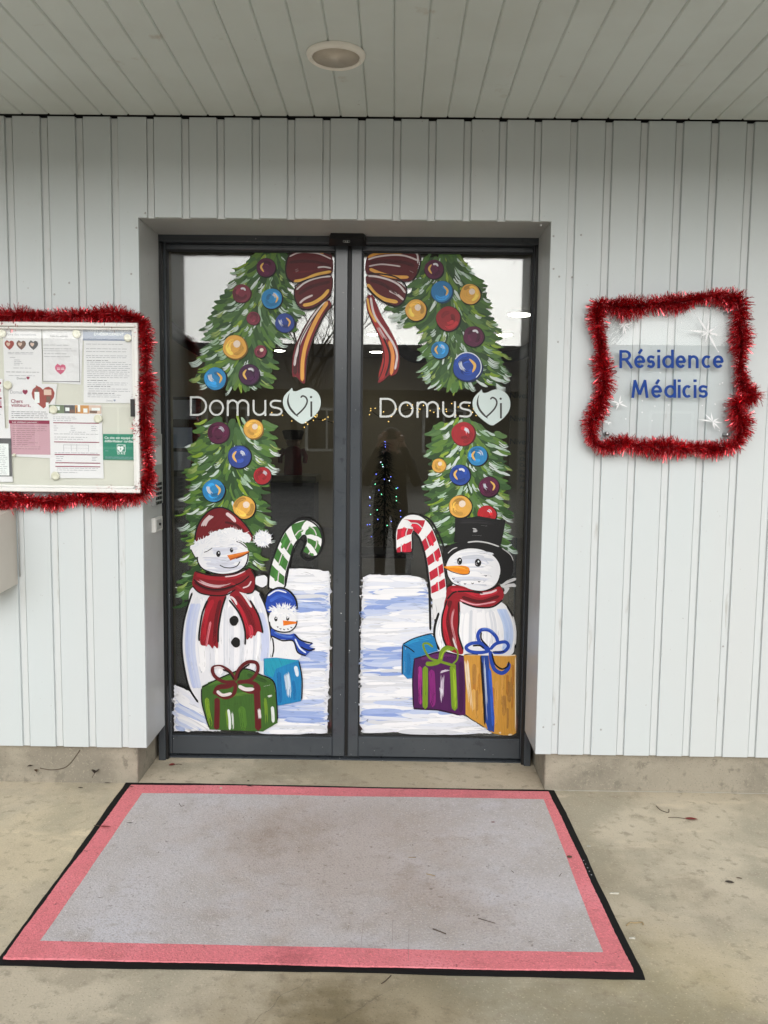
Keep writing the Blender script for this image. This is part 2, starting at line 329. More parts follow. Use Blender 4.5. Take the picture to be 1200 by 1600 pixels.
# ---- canopy
CAN = 1.35
can = empty('canopy', (0, -CAN/2, ZC), 'grey board ceiling of the entrance canopy over the doorway', 'canopy')
sx = [at(616+41.62*k, 180, 0).x for k in (-1, 0)]; BW = sx[1]-sx[0]; bx0 = at(616, 180, 0).x
def board_mesh():
    e = .005; x0, x1 = .0004, BW-.0004; y0, y1 = -CAN, -.007
    b = MB(); sec = [(x0+e, 0), (x1-e, 0), (x1, e), (x1, .018), (x0, .018), (x0, e)]
    b.v = [Vector((x, y, z)) for y in (y0, y1) for x, z in sec]
    b.f = [tuple(range(6)), tuple(range(11, 5, -1))]+[(i, 6+i, 6+(i+1) % 6, (i+1) % 6) for i in range(6)]
    o = b.build('soffit_board', M['soffit'], None); return o
LX, LY = [atz(525, 85, ZC)[i] for i in (0, 1)]
b0 = board_mesh(); b0.parent = can
for i, k in enumerate(range(-38, 40)):
    o = b0 if i == 0 else b0.copy()
    if i: COL.objects.link(o)
    o.parent = can; o.location = (bx0+BW*k, CAN/2, random.uniform(-.0008, .0008))
MB().box((bx0-38*BW, -CAN, ZC+.0195), (bx0+40*BW, -.012, ZC+.03)).build('canopy_deck', M['soffit_gap'], can)
MB().box((bx0-38*BW-.03, -CAN-.02, ZC-.06), (bx0+40*BW+.03, -CAN-.0005, ZC+.22)).build('fascia', mat('fascia_paint', (0.3, 0.3, 0.29), 0.5), can)
MB().box((bx0-38*BW-.03, -CAN-.0, ZC+.032), (bx0+40*BW+.03, .2, ZC+.2)).build('canopy_roof', M['void'], can)
# recessed downlight
a = atz(479, 85, ZC); b = atz(571.5, 85, ZC); LR = (b-a).length/2
dl = empty('recessed_downlight', (LX, LY, ZC), 'unlit round cream downlight set into the canopy ceiling', 'ceiling light')
MB().lathe((LX, LY, ZC), [(LR*.80, .0145), (LR*.80, -.012), (LR*.86, -.017), (LR*.97, -.010), (LR, -.0015), (LR, 0)], n=56).build('trim_ring', M['white_trim'], dl, smooth=True)
MB().lathe((LX, LY, ZC), [(LR*.795, -.010), (LR*.72, -.0045), (LR*.5, -.0025), (0.0001, -.0018)], n=56).build('diffuser', M['lamp_dish'], dl, smooth=True)

# ================================================================== DOOR FRAME AND LEAVES
fr = empty('door_frame', ((XL+XR)/2, REC, 0), 'dark grey aluminium frame fixed inside the entrance recess', 'door frame')
jl0, jl1 = at(246, 1190, REC).x, at(258.5, 1190, REC).x
jr0, jr1 = at(818.5, 1196, REC).x, at(831, 1196, REC).x
HZ = at(540, 379.5, REC).z; HZ1 = ZT+.02
for x0, x1, c in ((XL-.03, jl1, 1), (jr0, XR+.03, -1)):
    MB().bbox((x0, REC, .0), (x1, REC+.13, HZ-.002), .003).build('frame_jamb', M['anthracite'], fr)
    xi = x1 if c > 0 else x0
    MB().box((xi, REC+.012, .002), (xi+c*.010, REC+.035, HZ-.004)).build('guide_strip', M['gasket'], fr)
MB().bbox((XL-.03, REC, HZ), (XR+.03, REC+.14, HZ1), .003).build('frame_header', M['anthracite'], fr)
MB().box((jl1, REC+.035, .0), (jr0, REC+.10, .006)).build('floor_track', M['anthracite'], fr)
# sensor box above the meeting stiles
sx0, sx1 = at(513, 365, REC-.05).x, at(571.5, 365, REC-.05).x
sz0, sz1 = at(540, 375.5, REC-.05).z, at(540, 360.5, REC-.05).z
sen = empty('door_sensor', ((sx0+sx1)/2, REC-.05, sz0), 'small black motion sensor box above the middle of the sliding doors', 'door sensor')
MB().prism([(sx0+.006, REC-.058, sz0+.004), (sx1-.006, REC-.058, sz0+.004), (sx1-.012, REC-.050, sz1), (sx0+.012, REC-.050, sz1)],
           [(sx0, REC-.001, sz0-.012), (sx1, REC-.001, sz0-.012), (sx1, REC-.001, sz1+.004), (sx0, REC-.001, sz1+.004)]).build('sensor_housing', M['black_plastic'], sen)
lz = at(542, 376.8, REC-.04).z
lg = MB()
for i in range(3):
    x = at(538+3.2*i, 377, REC-.05).x
    lg.tube([(x+.006*math.cos(t*math.pi/4), REC-.046, sz0-.004+.0045*math.sin(t*math.pi/4)) for t in range(9)], .0009, 5)
lg.build('maker_mark', M['grey_plastic'], sen)

leafdefs = []
LT = at(400, 381.5, Y_LEAF).z
def leaf(label, ox0, ox1, gx0, gx1, zg0, zg1):
    """outer x0..x1, glass x0..x1 and glass bottom/top (world)"""
    t = empty('sliding_door_leaf', ((ox0+ox1)/2, Y_LEAF, 0), label, 'door', 'glazed sliding door leaves')
    y1 = Y_LEAF+.055; zb = .014
    MB().bbox((ox0, Y_LEAF, zb), (gx0, y1, LT), .003).build('stile', M['anthracite'], t)
    MB().bbox((gx1, Y_LEAF, zb), (ox1, y1, LT), .003).build('stile', M['anthracite'], t)
    MB().bbox((gx0+.0005, Y_LEAF+.0015, zb), (gx1-.0005, y1-.002, zg0), .004).build('bottom_rail', M['anthracite'], t)
    MB().bbox((gx0+.0005, Y_LEAF+.0015, zg1), (gx1-.0005, y1-.002, LT-.001), .004).build('top_rail', M['anthracite'], t)
    g = MB(); e = .006
    for (a, b) in (((gx0, zg0), (gx1, zg0+e)), ((gx0, zg1-e), (gx1, zg1)), ((gx0, zg0+e), (gx0+e, zg1-e)), ((gx1-e, zg0+e), (gx1, zg1-e))):
        g.box((a[0], Y_GLASS-.010, a[1]), (b[0], Y_GLASS-.0005, b[1]))
    g.build('gasket', M['gasket'], t)
    MB().box((gx0-.006, Y_GLASS, zg0-.006), (gx1+.006, Y_GLASS+.006, zg1+.006)).build('glass_pane', M['glass'], t)
    MB().box((gx0-.006, Y_GLASS+.018, zg0-.006), (gx1+.006, Y_GLASS+.022, zg1+.006)).build('glass_pane', M['glass'], t)
    return {'root': t, 'layer': 0.0}
P = lambda px, py: at(px, py, Y_LEAF)
leafL = leaf('left glazed sliding door leaf painted with a snowman in a red hat', jl1+.002, P(541, 800).x, P(263.6, 800).x, P(521.5, 800).x, P(390, 1151).z, at(400, 390.5, Y_LEAF).z)
leafR = leaf('right glazed sliding door leaf painted with a snowman in a black top hat', P(546, 800).x, jr0-.002, P(562.5, 800).x, P(823, 800).x, P(690, 1154).z, at(700, 393, Y_LEAF).z)
ms = MB(); ms.box((P(541, 800).x+.001, Y_LEAF+.01, .016), (P(543.4, 800).x, Y_LEAF+.045, LT)); ms.build('brush_seal', M['gasket'], leafL['root'])
ms = MB(); ms.box((P(543.6, 800).x, Y_LEAF+.01, .016), (P(546, 800).x-.001, Y_LEAF+.045, LT)); ms.build('brush_seal', M['gasket'], leafR['root'])

# ------------------------------------------------------------------ paint on the glass
def cat(pts, closed=False, n=6):
    pts = [Vector(p) for p in pts]; m = len(pts); out = []
    rng = range(m) if closed else range(m-1)
    for i in rng:
        p0, p1, p2, p3 = (pts[(i-1) % m], pts[i], pts[(i+1) % m], pts[(i+2) % m]) if closed else (pts[max(i-1, 0)], pts[i], pts[i+1], pts[min(i+2, m-1)])
        for k in range(n):
            t = k/n
            out.append(0.5*((2*p1)+(p2-p0)*t+(2*p0-5*p1+4*p2-p3)*t*t+(3*p1-p0-3*p2+p3)*t**3))
    if not closed: out.append(pts[-1])
    return out
def inside(p, poly):
    x, y = p[0], p[1]; c = False; j = len(poly)-1
    for i in range(len(poly)):
        xi, yi = poly[i][0], poly[i][1]; xj, yj = poly[j][0], poly[j][1]
        if (yi > y) != (yj > y) and x < (xj-xi)*(y-yi)/(yj-yi)+xi: c = not c
        j = i
    return c
PAINT_Y0 = Y_GLASS-0.0006
def shade(c, k): return tuple(max(0, min(255, x*k)) for x in c)
class Paint:
    """paint strokes laid one over the other on a door leaf, gathered into one mesh"""
    def __init__(s, lf, inc=9e-6): s.lf = lf; s.inc = inc; s.v = []; s.f = []; s.c = []; s.uv = []; s.tf = lambda x, y: (x, y)
    def use(s, x0, y0, k): s.tf = lambda x, y: (x0+x/k, y0+y/k); s.k = k; return s
    def _y(s): s.lf['layer'] += s.inc; return PAINT_Y0-s.lf['layer']
    def _emit(s, pts, faces, cols, uvs):
        y = s._y(); n = len(s.v)
        s.v += [at(p[0], p[1], y) for p in pts]
        for f in faces:
            s.f.append(tuple(i+n for i in f))
            for i in f: s.c.append(cols[i]); s.uv.append(uvs[i])
    def poly(s, pts, col, smooth=False, dry=0.0, ang=0.0, rough=0.0, raw=False):
        q = [Vector(p if raw else s.tf(*p)) for p in pts]
        if smooth: q = cat(q, True, 6)
        if rough:
            qq = []
            for i, p in enumerate(q):
                d = (q[(i+1) % len(q)]-p); L = max(1, int(d.length/2.2))
                for k in range(L): qq.append(p+d*(k/L)+Vector((random.uniform(-rough, rough), random.uniform(-rough, rough))))
            q = qq
        c = (*rgb(*col), dry); ca, sa = math.cos(ang), math.sin(ang); o = random.uniform(0, 50)
        uvs = [((p.x*ca+p.y*sa)/60+o, (-p.x*sa+p.y*ca)/60+o) for p in q]
        tri = tessellate_polygon([[Vector((p.x, p.y, 0)) for p in q]])
        s._emit(q, [tuple(t) for t in tri], [c]*len(q), uvs); return s
    def stroke(s, pts, wd, col, dry=0.0, taper=(0.25, 0.25), dry_end=None, smooth=True, raw=False, wpx=False, lim=0.7):
        q = [Vector(p if raw else s.tf(*p)) for p in pts]
        if smooth and len(q) > 2: q = cat(q, False, 6)
        wd = wd if (raw or wpx) else wd/s.k
        if dry >= 0.28 and not raw and wd > 2.4 and len(q) > 1 and not getattr(s, '_in', False):   # a dry brush leaves single bristle tracks
            nb = max(3, int(wd/0.95)); s._in = True
            for b_ in range(nb):
                o_ = (b_+.5)/nb-.5; i0_ = random.uniform(0, .22); i1_ = 1-random.uniform(0, .34); m_ = len(q); pts_ = []
                for t_ in [i0_+(i1_-i0_)*j_/7 for j_ in range(8)]:
                    f_ = t_*(m_-1); a_ = min(int(f_), m_-2); pp_ = q[a_].lerp(q[a_+1], f_-a_); d_ = q[a_+1]-q[a_]; n_ = Vector((-d_.y, d_.x)).normalized() if d_.length else Vector((0, 1))
                    pts_.append(pp_+n_*(o_*wd+random.uniform(-.12, .12)))
                if random.random() < .86: s.stroke(pts_, random.uniform(.7, 1.25), shade(col, random.uniform(.88, 1.04)), 0.06, (.2, .6), 0.35, smooth=False, raw=True, lim=3)
            s._in = False; return s
        m = len(q); L = [0.0]
        for i in range(1, m): L.append(L[-1]+(q[i]-q[i-1]).length)
        tot = max(L[-1], 1e-6); taper = (min(taper[0], lim*wd/tot), min(taper[1], lim*1.6*wd/tot)); V = []; U = []; C = []; o = random.uniform(0, 50); dry_end = dry if dry_end is None else dry_end
        if min(col) > 135: dry = 0.0; dry_end = min(dry_end, 0.3)
        for i, p in enumerate(q):
            d = q[min(i+1, m-1)]-q[max(i-1, 0)]; nrm = Vector((-d.y, d.x)).normalized() if d.length > 0 else Vector((0, 1))
            t = L[i]/tot; k = 1.0
            if taper[0] > 0 and t < taper[0]: k = math.sqrt(max(0.0, 1-(1-t/taper[0])**2))
            if taper[1] > 0 and t > 1-taper[1]: k = min(k, math.sqrt(max(0.0, 1-(1-(1-t)/taper[1])**2)))
            k = max(k, 0.06); h = nrm*(wd*.5*k)
            c = (*rgb(*col), dry+(dry_end-dry)*t)
            V += [p+h, p-h]; C += [c, c]; U += [(L[i]/60+o, k*wd/60+o), (L[i]/60+o, o)]
        s._emit(V, [(2*i, 2*i+1, 2*i+3, 2*i+2) for i in range(m-1)], C, U); return s
    def line(s, pts, wd, col=(14, 14, 15), closed=False, dry=0.0):
        if closed: pts = list(pts)+[pts[0]]
        return s.stroke(pts, wd, col, dry, (0.12, 0.12))
    def disc(s, cx, cy, rx, col, ry=None, wob=0.03, ang=0.0, dry=0.0, swirl=True):
        ry = ry or rx; n = 34; ph = random.uniform(0, 6)
        q = [Vector(s.tf(cx+rx*(1+wob*math.sin(3*a+ph)+wob*.6*math.sin(5*a+2*ph))*math.cos(a), cy+ry*(1+wob*math.sin(2*a+ph))*math.sin(a))) for a in [2*math.pi*i/n for i in range(n)]]
        cc = Vector(s.tf(cx, cy)); c = (*rgb(*col), dry); V = [cc]+q; o = random.uniform(0, 40)
        if swirl:
            uv = [(o, o)]+[(o+2*math.pi*i/n*0.6, o+0.30) for i in range(n)]
        else: uv = [((p.x)/60+o, (p.y)/60+o) for p in V]
        s._emit(V, [(0, 1+i, 1+(i+1) % n) for i in range(n)], [c]*(n+1), uv); return s
    def fuzz(s, cx, cy, rx, ry, n, L, wd, cols, a0=0, a1=360):
        for i in range(n):
            a = math.radians(random.uniform(a0, a1)); r = random.uniform(.35, .95)
            x, y = cx+rx*r*math.cos(a), cy+ry*r*math.sin(a); b = a+random.uniform(-.5, .5); l = L*random.uniform(.6, 1.2)
            s.stroke([(x, y), (x+l*math.cos(b), y+l*math.sin(b))], wd, random.choice(cols), 0, (0, .9), smooth=False, lim=99)
        return s
    def build(s, name, parent=None, label=None):
        parent = parent or s.lf['root']; o0 = wloc(parent)
        me = bpy.data.meshes.new(name); me.from_pydata([tuple(v-o0) for v in s.v], [], s.f)
        ca = me.attributes.new('paint', 'FLOAT_COLOR', 'CORNER'); ca.data.foreach_set('color', [x for c in s.c for x in c])
        uv = me.uv_layers.new(name='brush'); uv.data.foreach_set('uv', [x for u in s.uv for x in u])
        me.update(); o = link_mesh(name, me, M['paint'], parent)
        if label: o['label'] = label
        return o
A_ = (220, 340, 3.5294); B_ = (540, 340, 3.5294); C_ = (220, 640, 3.5294); D_ = (540, 640, 3.5294); E_ = (220, 900, 3.5294); F_ = (540, 900, 3.5294)
G_ = (260, 780, 4.6154); H_ = (600, 790, 5.2174); I_ = (430, 380, 5.0); J_ = (260, 1000, 4.4444); K_ = (610, 960, 5.4545); L_ = (280, 590, 5.0)
BLK = (15, 15, 16); WHT = (232, 234, 238); MAROON = (92, 20, 26); RED = (140, 20, 32); GOLD = (232, 176, 78)
GREENS = [(70, 104, 50), (82, 122, 54), (52, 84, 42), (74, 110, 60), (96, 132, 54), (60, 94, 50), (90, 124, 70), (46, 76, 40)]
YELG = [(132, 164, 48), (148, 176, 62), (112, 150, 48)]
PALE = [(214, 226, 220), (196, 214, 204), (160, 190, 160)]
def tree(lf, tfm, outline, axis, n, label=None, ax2=None, amp=1.0):
    p = Paint(lf, 5e-6).use(*tfm); px = [p.tf(*q) for q in outline]
    cx = sum(q[0] for q in px)/len(px); cy = sum(q[1] for q in px)/len(px)
    core = [(cx+(q[0]-cx)*.93, cy+(q[1]-cy)*.97) for q in px]
    p.poly(core, (52, 86, 40), rough=2.2, ang=1.3, raw=True)
    x0, x1 = min(q[0] for q in px), max(q[0] for q in px); y0, y1 = min(q[1] for q in px), max(q[1] for q in px)
    pts = []
    while len(pts) < n*1.35:
        q = (random.uniform(x0, x1), random.uniform(y0, y1))
        if inside(q, px): pts.append(q)
    pts.sort(key=lambda q: -q[1]+random.uniform(-25, 25))
    for x, y in pts:
        t = (y-y0)/(y1-y0); a = p.tf(axis[0]+(axis[1]-axis[0])*t, 0)[0]
        d = max(-1, min(1, (x-a)/(0.5*(x1-x0)))); sg = 1 if d > 0 else -1
        side = min(1, abs(d)*1.5+.12)
        ln = random.uniform(17, 31); wdt = random.uniform(5.5, 10)
        ux, uy = sg*side, 1.05-.62*side
        l = math.hypot(ux, uy); ux /= l; uy /= l
        mid = (x+ux*ln*.5+random.uniform(-2, 2), y+uy*ln*.5+random.uniform(1, 4)); end = (x+ux*ln, y+uy*ln*.9-random.uniform(0, 4)*side)
        # keep the stroke near the outline
        st = (x-ux*ln*.55, y-uy*ln*.55); md = (x, y+random.uniform(0, 3)*side); en = (x+ux*ln*.45, y+uy*ln*.45-random.uniform(0, 3)*side)
        r = random.random()
        if r < .78: c = random.choice(GREENS); dr, de = 0.0, 0.15
        elif r < .88: c = random.choice(YELG); dr, de = 0.05, 0.35; wdt *= .6
        else: c = random.choice(PALE); dr, de = 0.22, 0.6; wdt *= .62; ln *= .7
        p.stroke([st, md, en], wdt, c, dr, (.35, .8), de, raw=True, lim=99)
    for x, y in random.sample(pts, int(len(pts)*.13)):
        t = (y-y0)/(y1-y0); a = p.tf(axis[0]+(axis[1]-axis[0])*t, 0)[0]; d = max(-1, min(1, (x-a)/(0.5*(x1-x0)))); sg = 1 if d > 0 else -1; side = min(1, abs(d)*1.4+.25); c = random.choice(PALE+[(150, 172, 96)])
        ln = random.uniform(9, 19)
        for j in range(random.randint(2, 4)):
            ox, oy = random.uniform(-2, 2), j*2.1
            p.stroke([(x+ox, y+oy), (x+ox+sg*side*ln*.5, y+oy+ln*.36), (x+ox+sg*side*ln, y+oy+ln*.42)], random.uniform(1.2, 2.4), c, .1, (.3, .8), .5, raw=True, lim=99)
    o = p.build('painted_fir_garland', label=label); return o
tree(leafL, A_, [(690, 185), (800, 180), (805, 350), (850, 420), (870, 520), (840, 620), (760, 680), (735, 760), (735, 860), (720, 925), (650, 935), (540, 940), (420, 930), (300, 925), (290, 900), (340, 850), (330, 745), (380, 690), (345, 600), (400, 530), (420, 480), (460, 400), (515, 350), (520, 270), (590, 250), (610, 200)], (760, 540), 330)
tree(leafL, C_, [(290, 70), (520, 60), (720, 70), (725, 130), (730, 220), (710, 310), (690, 370), (680, 450), (690, 560), (690, 650), (680, 760), (690, 850), (560, 880), (320, 900), (290, 980), (270, 1010), (230, 1060), (215, 1100), (225, 1000), (225, 930), (290, 860), (225, 830), (270, 740), (240, 690), (260, 620), (225, 570), (275, 520), (225, 480), (275, 430), (255, 370), (285, 270), (265, 200), (320, 130)], (520, 470), 420)
tree(leafR, B_, [(450, 205), (590, 200), (680, 240), (705, 310), (765, 340), (750, 390), (790, 410), (785, 470), (785, 550), (840, 600), (835, 680), (870, 760), (890, 840), (880, 900), (820, 920), (740, 915), (660, 955), (540, 945), (460, 930), (420, 880), (440, 800), (390, 740), (440, 690), (410, 620), (340, 595), (300, 585), (245, 530), (205, 485), (330, 475), (355, 370), (415, 270)], (520, 620), 360)
tree(leafR, D_, [(470, 85), (600, 75), (720, 75), (860, 125), (885, 200), (885, 300), (870, 360), (890, 440), (880, 510), (895, 580), (870, 640), (875, 700), (925, 775), (850, 760), (700, 720), (620, 740), (545, 735), (490, 640), (455, 580), (475, 520), (445, 450), (455, 350), (475, 300), (450, 230), (460, 150)], (660, 690), 360)

PLUM, ROSE, LBLUE, NAVY, GOLDB, DPLUM, REDB, ROYAL = (88, 28, 62), (128, 52, 68), (48, 138, 196), (48, 72, 148), (228, 172, 78), (66, 28, 66), (168, 36, 44), (38, 74, 160)
def bauble(lf, tfm, cx, cy, r, col, hl, name='painted_bauble'):
    p = Paint(lf).use(*tfm)
    p.disc(cx+r*.06, cy+r*.05, r*1.07, BLK if random.random() < .55 else shade(col, .55), wob=.02, dry=.1)
    p.disc(cx, cy, r, col, wob=.025)
    for k in range(5):   # concentric brush turns
        a0 = random.uniform(0, 6.28); rr = r*random.uniform(.35, .8); c = shade(col, random.choice((.78, .88, 1.18, 1.3)))
        p.stroke([(cx+rr*math.cos(a0+t*.45), cy+rr*math.sin(a0+t*.45)) for t in range(5)], r*.34, c, .15, (.4, .6), .6)
    for h in hl:
        if h == 'gl': p.stroke([(cx-r*.25, cy-r*.5), (cx-r*.52, cy-r*.05), (cx-r*.22, cy+r*.48)], r*.22, (238, 190, 100), 0, (.5, .5), lim=99)
        if h == 'gr': p.stroke([(cx+r*.15, cy-r*.55), (cx+r*.55, cy-r*.1), (cx+r*.38, cy+r*.4)], r*.20, (238, 190, 100), 0, (.5, .5), lim=99)
        if h == 'wl':
            p.stroke([(cx-r*.5, cy-r*.42), (cx-r*.42, cy), (cx-r*.12, cy+r*.34)], r*.34, (214, 222, 234), .30, (.3, .6), .62, lim=99); p.stroke([(cx-r*.42, cy-r*.36), (cx-r*.36, cy+r*.02)], r*.14, (232, 236, 242), .05, (.3, .6), .4)
        if h == 'wr':
            p.stroke([(cx+r*.02, cy-r*.5), (cx+r*.34, cy-r*.34), (cx+r*.44, cy+r*.02)], r*.34, (214, 220, 232), .30, (.3, .6), .62, lim=99); p.stroke([(cx+r*.1, cy-r*.46), (cx+r*.34, cy-r*.26)], r*.13, (232, 236, 242), .05, (.3, .6), .4)
        if h == 'wt': p.stroke([(cx-r*.1, cy-r*.52), (cx+r*.25, cy-r*.55), (cx+r*.45, cy-r*.3)], r*.22, (226, 226, 232), .2, (.4, .6), .6)
        if h == 'wc': p.disc(cx+r*.18, cy-r*.25, r*.3, (240, 222, 205), dry=.2)
        if h == 'ring': p.stroke([(cx+r*math.cos(t*.5-2.6), cy+r*math.sin(t*.5-2.6)) for t in range(8)], r*.07, (220, 228, 240), .2)
    return p.build(name)
for d in ((690, 275, 52, PLUM, ['gl']), (555, 418, 50, ROSE, ['wt']), (722, 447, 56, LBLUE, ['gr', 'wr']), (620, 555, 36, ROSE, []), (793, 580, 52, NAVY, ['wl', 'gr']), (518, 713, 65, GOLDB, ['wc']),
          (660, 738, 34, ROSE, ['wc']), (410, 888, 61, LBLUE, ['wl', 'gr']), (597, 866, 57, DPLUM, ['gl', 'wt'])): bauble(leafL, A_, *d)
for d in ((427, 127, 59, PLUM, ['wr']), (620, 107, 53, GOLDB, ['wc']), (543, 260, 63, NAVY, ['gl', 'wr']), (670, 365, 48, REDB, ['wr']), (402, 447, 61, LBLUE, ['gr', 'wl']), (570, 540, 61, GOLDB, ['wc'])): bauble(leafL, C_, *d)
for d in ((487, 285, 52, PLUM, ['gl', 'wt']), (530, 408, 58, (44, 122, 178), ['gr']), (687, 422, 56, GOLDB, ['wc']), (388, 510, 58, GOLDB, ['wc']), (566, 557, 66, (150, 38, 44), []), (705, 655, 56, PLUM, ['wt']),
          (520, 730, 48, LBLUE, ['gl', 'wr']), (670, 822, 78, ROYAL, ['wl', 'gr', 'ring'])): bauble(leafR, B_, *d)
for d in ((648, 133, 64, REDB, ['wr']), (727, 255, 54, LBLUE, ['gl', 'wr']), (514, 308, 38, GOLDB, ['wc']), (630, 360, 56, ROYAL, ['gl', 'wt']), (790, 425, 55, PLUM, ['gr', 'wl']), (632, 535, 62, GOLDB, ['wc']), (778, 580, 52, (190, 36, 44), ['wr'])): bauble(leafR, D_, *d)

# ---- bow, left half and right half
p = Paint(leafL).use(*I_)
p.poly([(390, 455), (330, 520), (230, 650), (165, 780), (135, 900), (135, 1035), (165, 1045), (215, 1095), (235, 1070), (245, 900), (300, 740), (370, 580), (435, 490), (425, 450)], (120, 24, 36), True, ang=1.9)
p.stroke([(385, 470), (290, 580), (200, 740), (165, 880), (155, 1030)], 34, (74, 26, 28), .2, (.1, .2), .4)
p.stroke([(400, 455), (300, 570), (200, 760), (165, 870), (150, 960)], 20, (224, 214, 214), .1, (.3, .5), .55)
p.stroke([(410, 455), (330, 580), (250, 760), (215, 920), (212, 1080)], 30, (236, 172, 82), 0, (.3, .15), .1)
p.line([(430, 470), (350, 620), (280, 790), (248, 930), (236, 1080)], 9, (40, 20, 20)); p.line([(375, 480), (250, 660), (190, 800), (185, 1030)], 8, (40, 16, 18))
p.poly([(440, 90), (380, 65), (280, 45), (180, 52), (110, 95), (85, 180), (90, 250), (130, 300), (220, 295), (330, 262), (440, 235)], MAROON, True, ang=-.2)
p.poly([(440, 250), (350, 275), (240, 300), (175, 330), (152, 390), (165, 450), (200, 500), (270, 510), (350, 470), (410, 420), (440, 370)], MAROON, True, ang=-.5)
for q, wd, c, dr, de in (([(170, 62), (250, 50), (320, 60), (380, 78)], 20, (226, 160, 70), 0, .4), ([(110, 105), (180, 75), (260, 72), (350, 85), (440, 125)], 10, (220, 205, 205), .05, .4),
                         ([(145, 298), (230, 282), (320, 245), (440, 220)], 22, (234, 180, 82), 0, .2), ([(165, 365), (230, 310), (330, 270), (438, 258)], 13, (222, 214, 214), .05, .4), ([(330, 190), (380, 185), (438, 195)], 12, (215, 205, 205), .1, .4),
                         ([(215, 485), (290, 470), (370, 420), (420, 360)], 26, (236, 182, 84), .05, .05), ([(190, 470), (230, 435), (295, 405)], 16, (220, 205, 205), .1, .6),
                         ([(110, 150), (220, 140), (330, 150), (430, 175)], 24, (70, 14, 20), .25, .5), ([(120, 230), (230, 225), (340, 215), (436, 205)], 18, (112, 28, 34), .3, .5), ([(180, 400), (280, 340), (430, 300)], 24, (70, 14, 20), .25, .5), ([(155, 220), (185, 205)], 22, (150, 110, 112), .45, .7)):
    p.stroke(q, wd, c, dr, (.3, .4), de)
for q in ([(440, 90), (330, 55), (200, 48), (110, 95), (82, 190), (95, 270), (140, 305)], [(165, 320), (148, 400), (180, 490), (240, 520), (320, 495), (400, 440), (438, 400)], [(440, 243), (330, 262), (230, 292), (165, 325)]): p.line(q, 11, (30, 12, 14))
p.build('painted_bow')
p = Paint(leafR).use(*I_)
p.poly([(716, 420), (716, 520), (770, 640), (825, 760), (850, 880), (840, 980), (800, 1080), (835, 1080), (890, 1030), (905, 1040), (950, 1010), (970, 930), (955, 800), (900, 680), (830, 560), (770, 420), (745, 405)], (128, 26, 34), True, ang=1.2)
p.stroke([(735, 480), (790, 620), (850, 770), (865, 900), (820, 1070)], 52, (176, 46, 44), .05, (.2, .2), .25)
p.stroke([(890, 760), (920, 880), (905, 1030)], 28, (236, 150, 78), 0, (.4, .2), .2)
p.stroke([(745, 420), (775, 560), (860, 690), (925, 790), (952, 880), (935, 990)], 17, (226, 214, 214), .05, (.2, .4), .4)
p.stroke([(720, 425), (740, 530), (790, 620)], 16, (236, 180, 86), 0, (.3, .5))
p.stroke([(800, 650), (840, 720), (870, 760)], 24, (214, 190, 190), .35, (.3, .5), .6)
p.line([(845, 735), (890, 850), (890, 950), (860, 1040)], 14, (34, 16, 16)); p.line([(716, 520), (775, 650), (828, 770), (852, 890), (838, 990), (800, 1078)], 8, (40, 14, 16))
p.poly([(716, 110), (760, 70), (850, 58), (1000, 55), (1095, 62), (1130, 110), (1115, 200), (1080, 280), (1010, 300), (890, 275), (716, 240)], MAROON, True, ang=.1)
p.poly([(716, 255), (820, 262), (930, 290), (1000, 330), (1025, 380), (1005, 440), (950, 485), (870, 460), (780, 400), (716, 320)], MAROON, True, ang=.5)
for q, wd, c, dr, de in (([(722, 110), (800, 80), (900, 72), (1000, 78)], 22, (226, 158, 66), .05, .5), ([(725, 128), (800, 105), (920, 92), (1020, 100), (1115, 135)], 13, (222, 208, 208), .05, .35), ([(730, 180), (820, 165), (900, 170), (980, 182)], 11, (212, 200, 200), .1, .5),
                         ([(735, 200), (820, 235), (920, 262), (1045, 265)], 26, (232, 168, 78), 0, .15), ([(725, 255), (800, 262), (900, 290), (970, 330), (1018, 390)], 15, (224, 214, 214), .05, .4),
                         ([(720, 318), (780, 395), (860, 440), (960, 460)], 30, (236, 180, 82), .0, .2), ([(890, 370), (950, 400), (1005, 445)], 18, (222, 205, 205), .15, .5), ([(1050, 215), (1080, 230)], 26, (214, 196, 196), .25, .55), ([(1070, 60), (1110, 90), (1115, 160)], 13, (216, 206, 206), .15, .5),
                         ([(740, 150), (850, 140), (1000, 150), (1090, 180)], 26, (68, 12, 18), .25, .5), ([(740, 290), (840, 320), (960, 400)], 26, (68, 12, 18), .25, .5)):
    p.stroke(q, wd, c, dr, (.3, .4), de)
for q in ([(716, 105), (760, 70), (870, 58)], [(1070, 56), (1120, 80), (1138, 130), (1115, 230), (1070, 295)], [(725, 240), (820, 240), (930, 260), (1005, 310), (1028, 370), (1005, 450), (940, 492), (860, 465), (780, 410), (716, 340)]): p.line(q, 12, (28, 10, 12))
p.build('painted_bow')

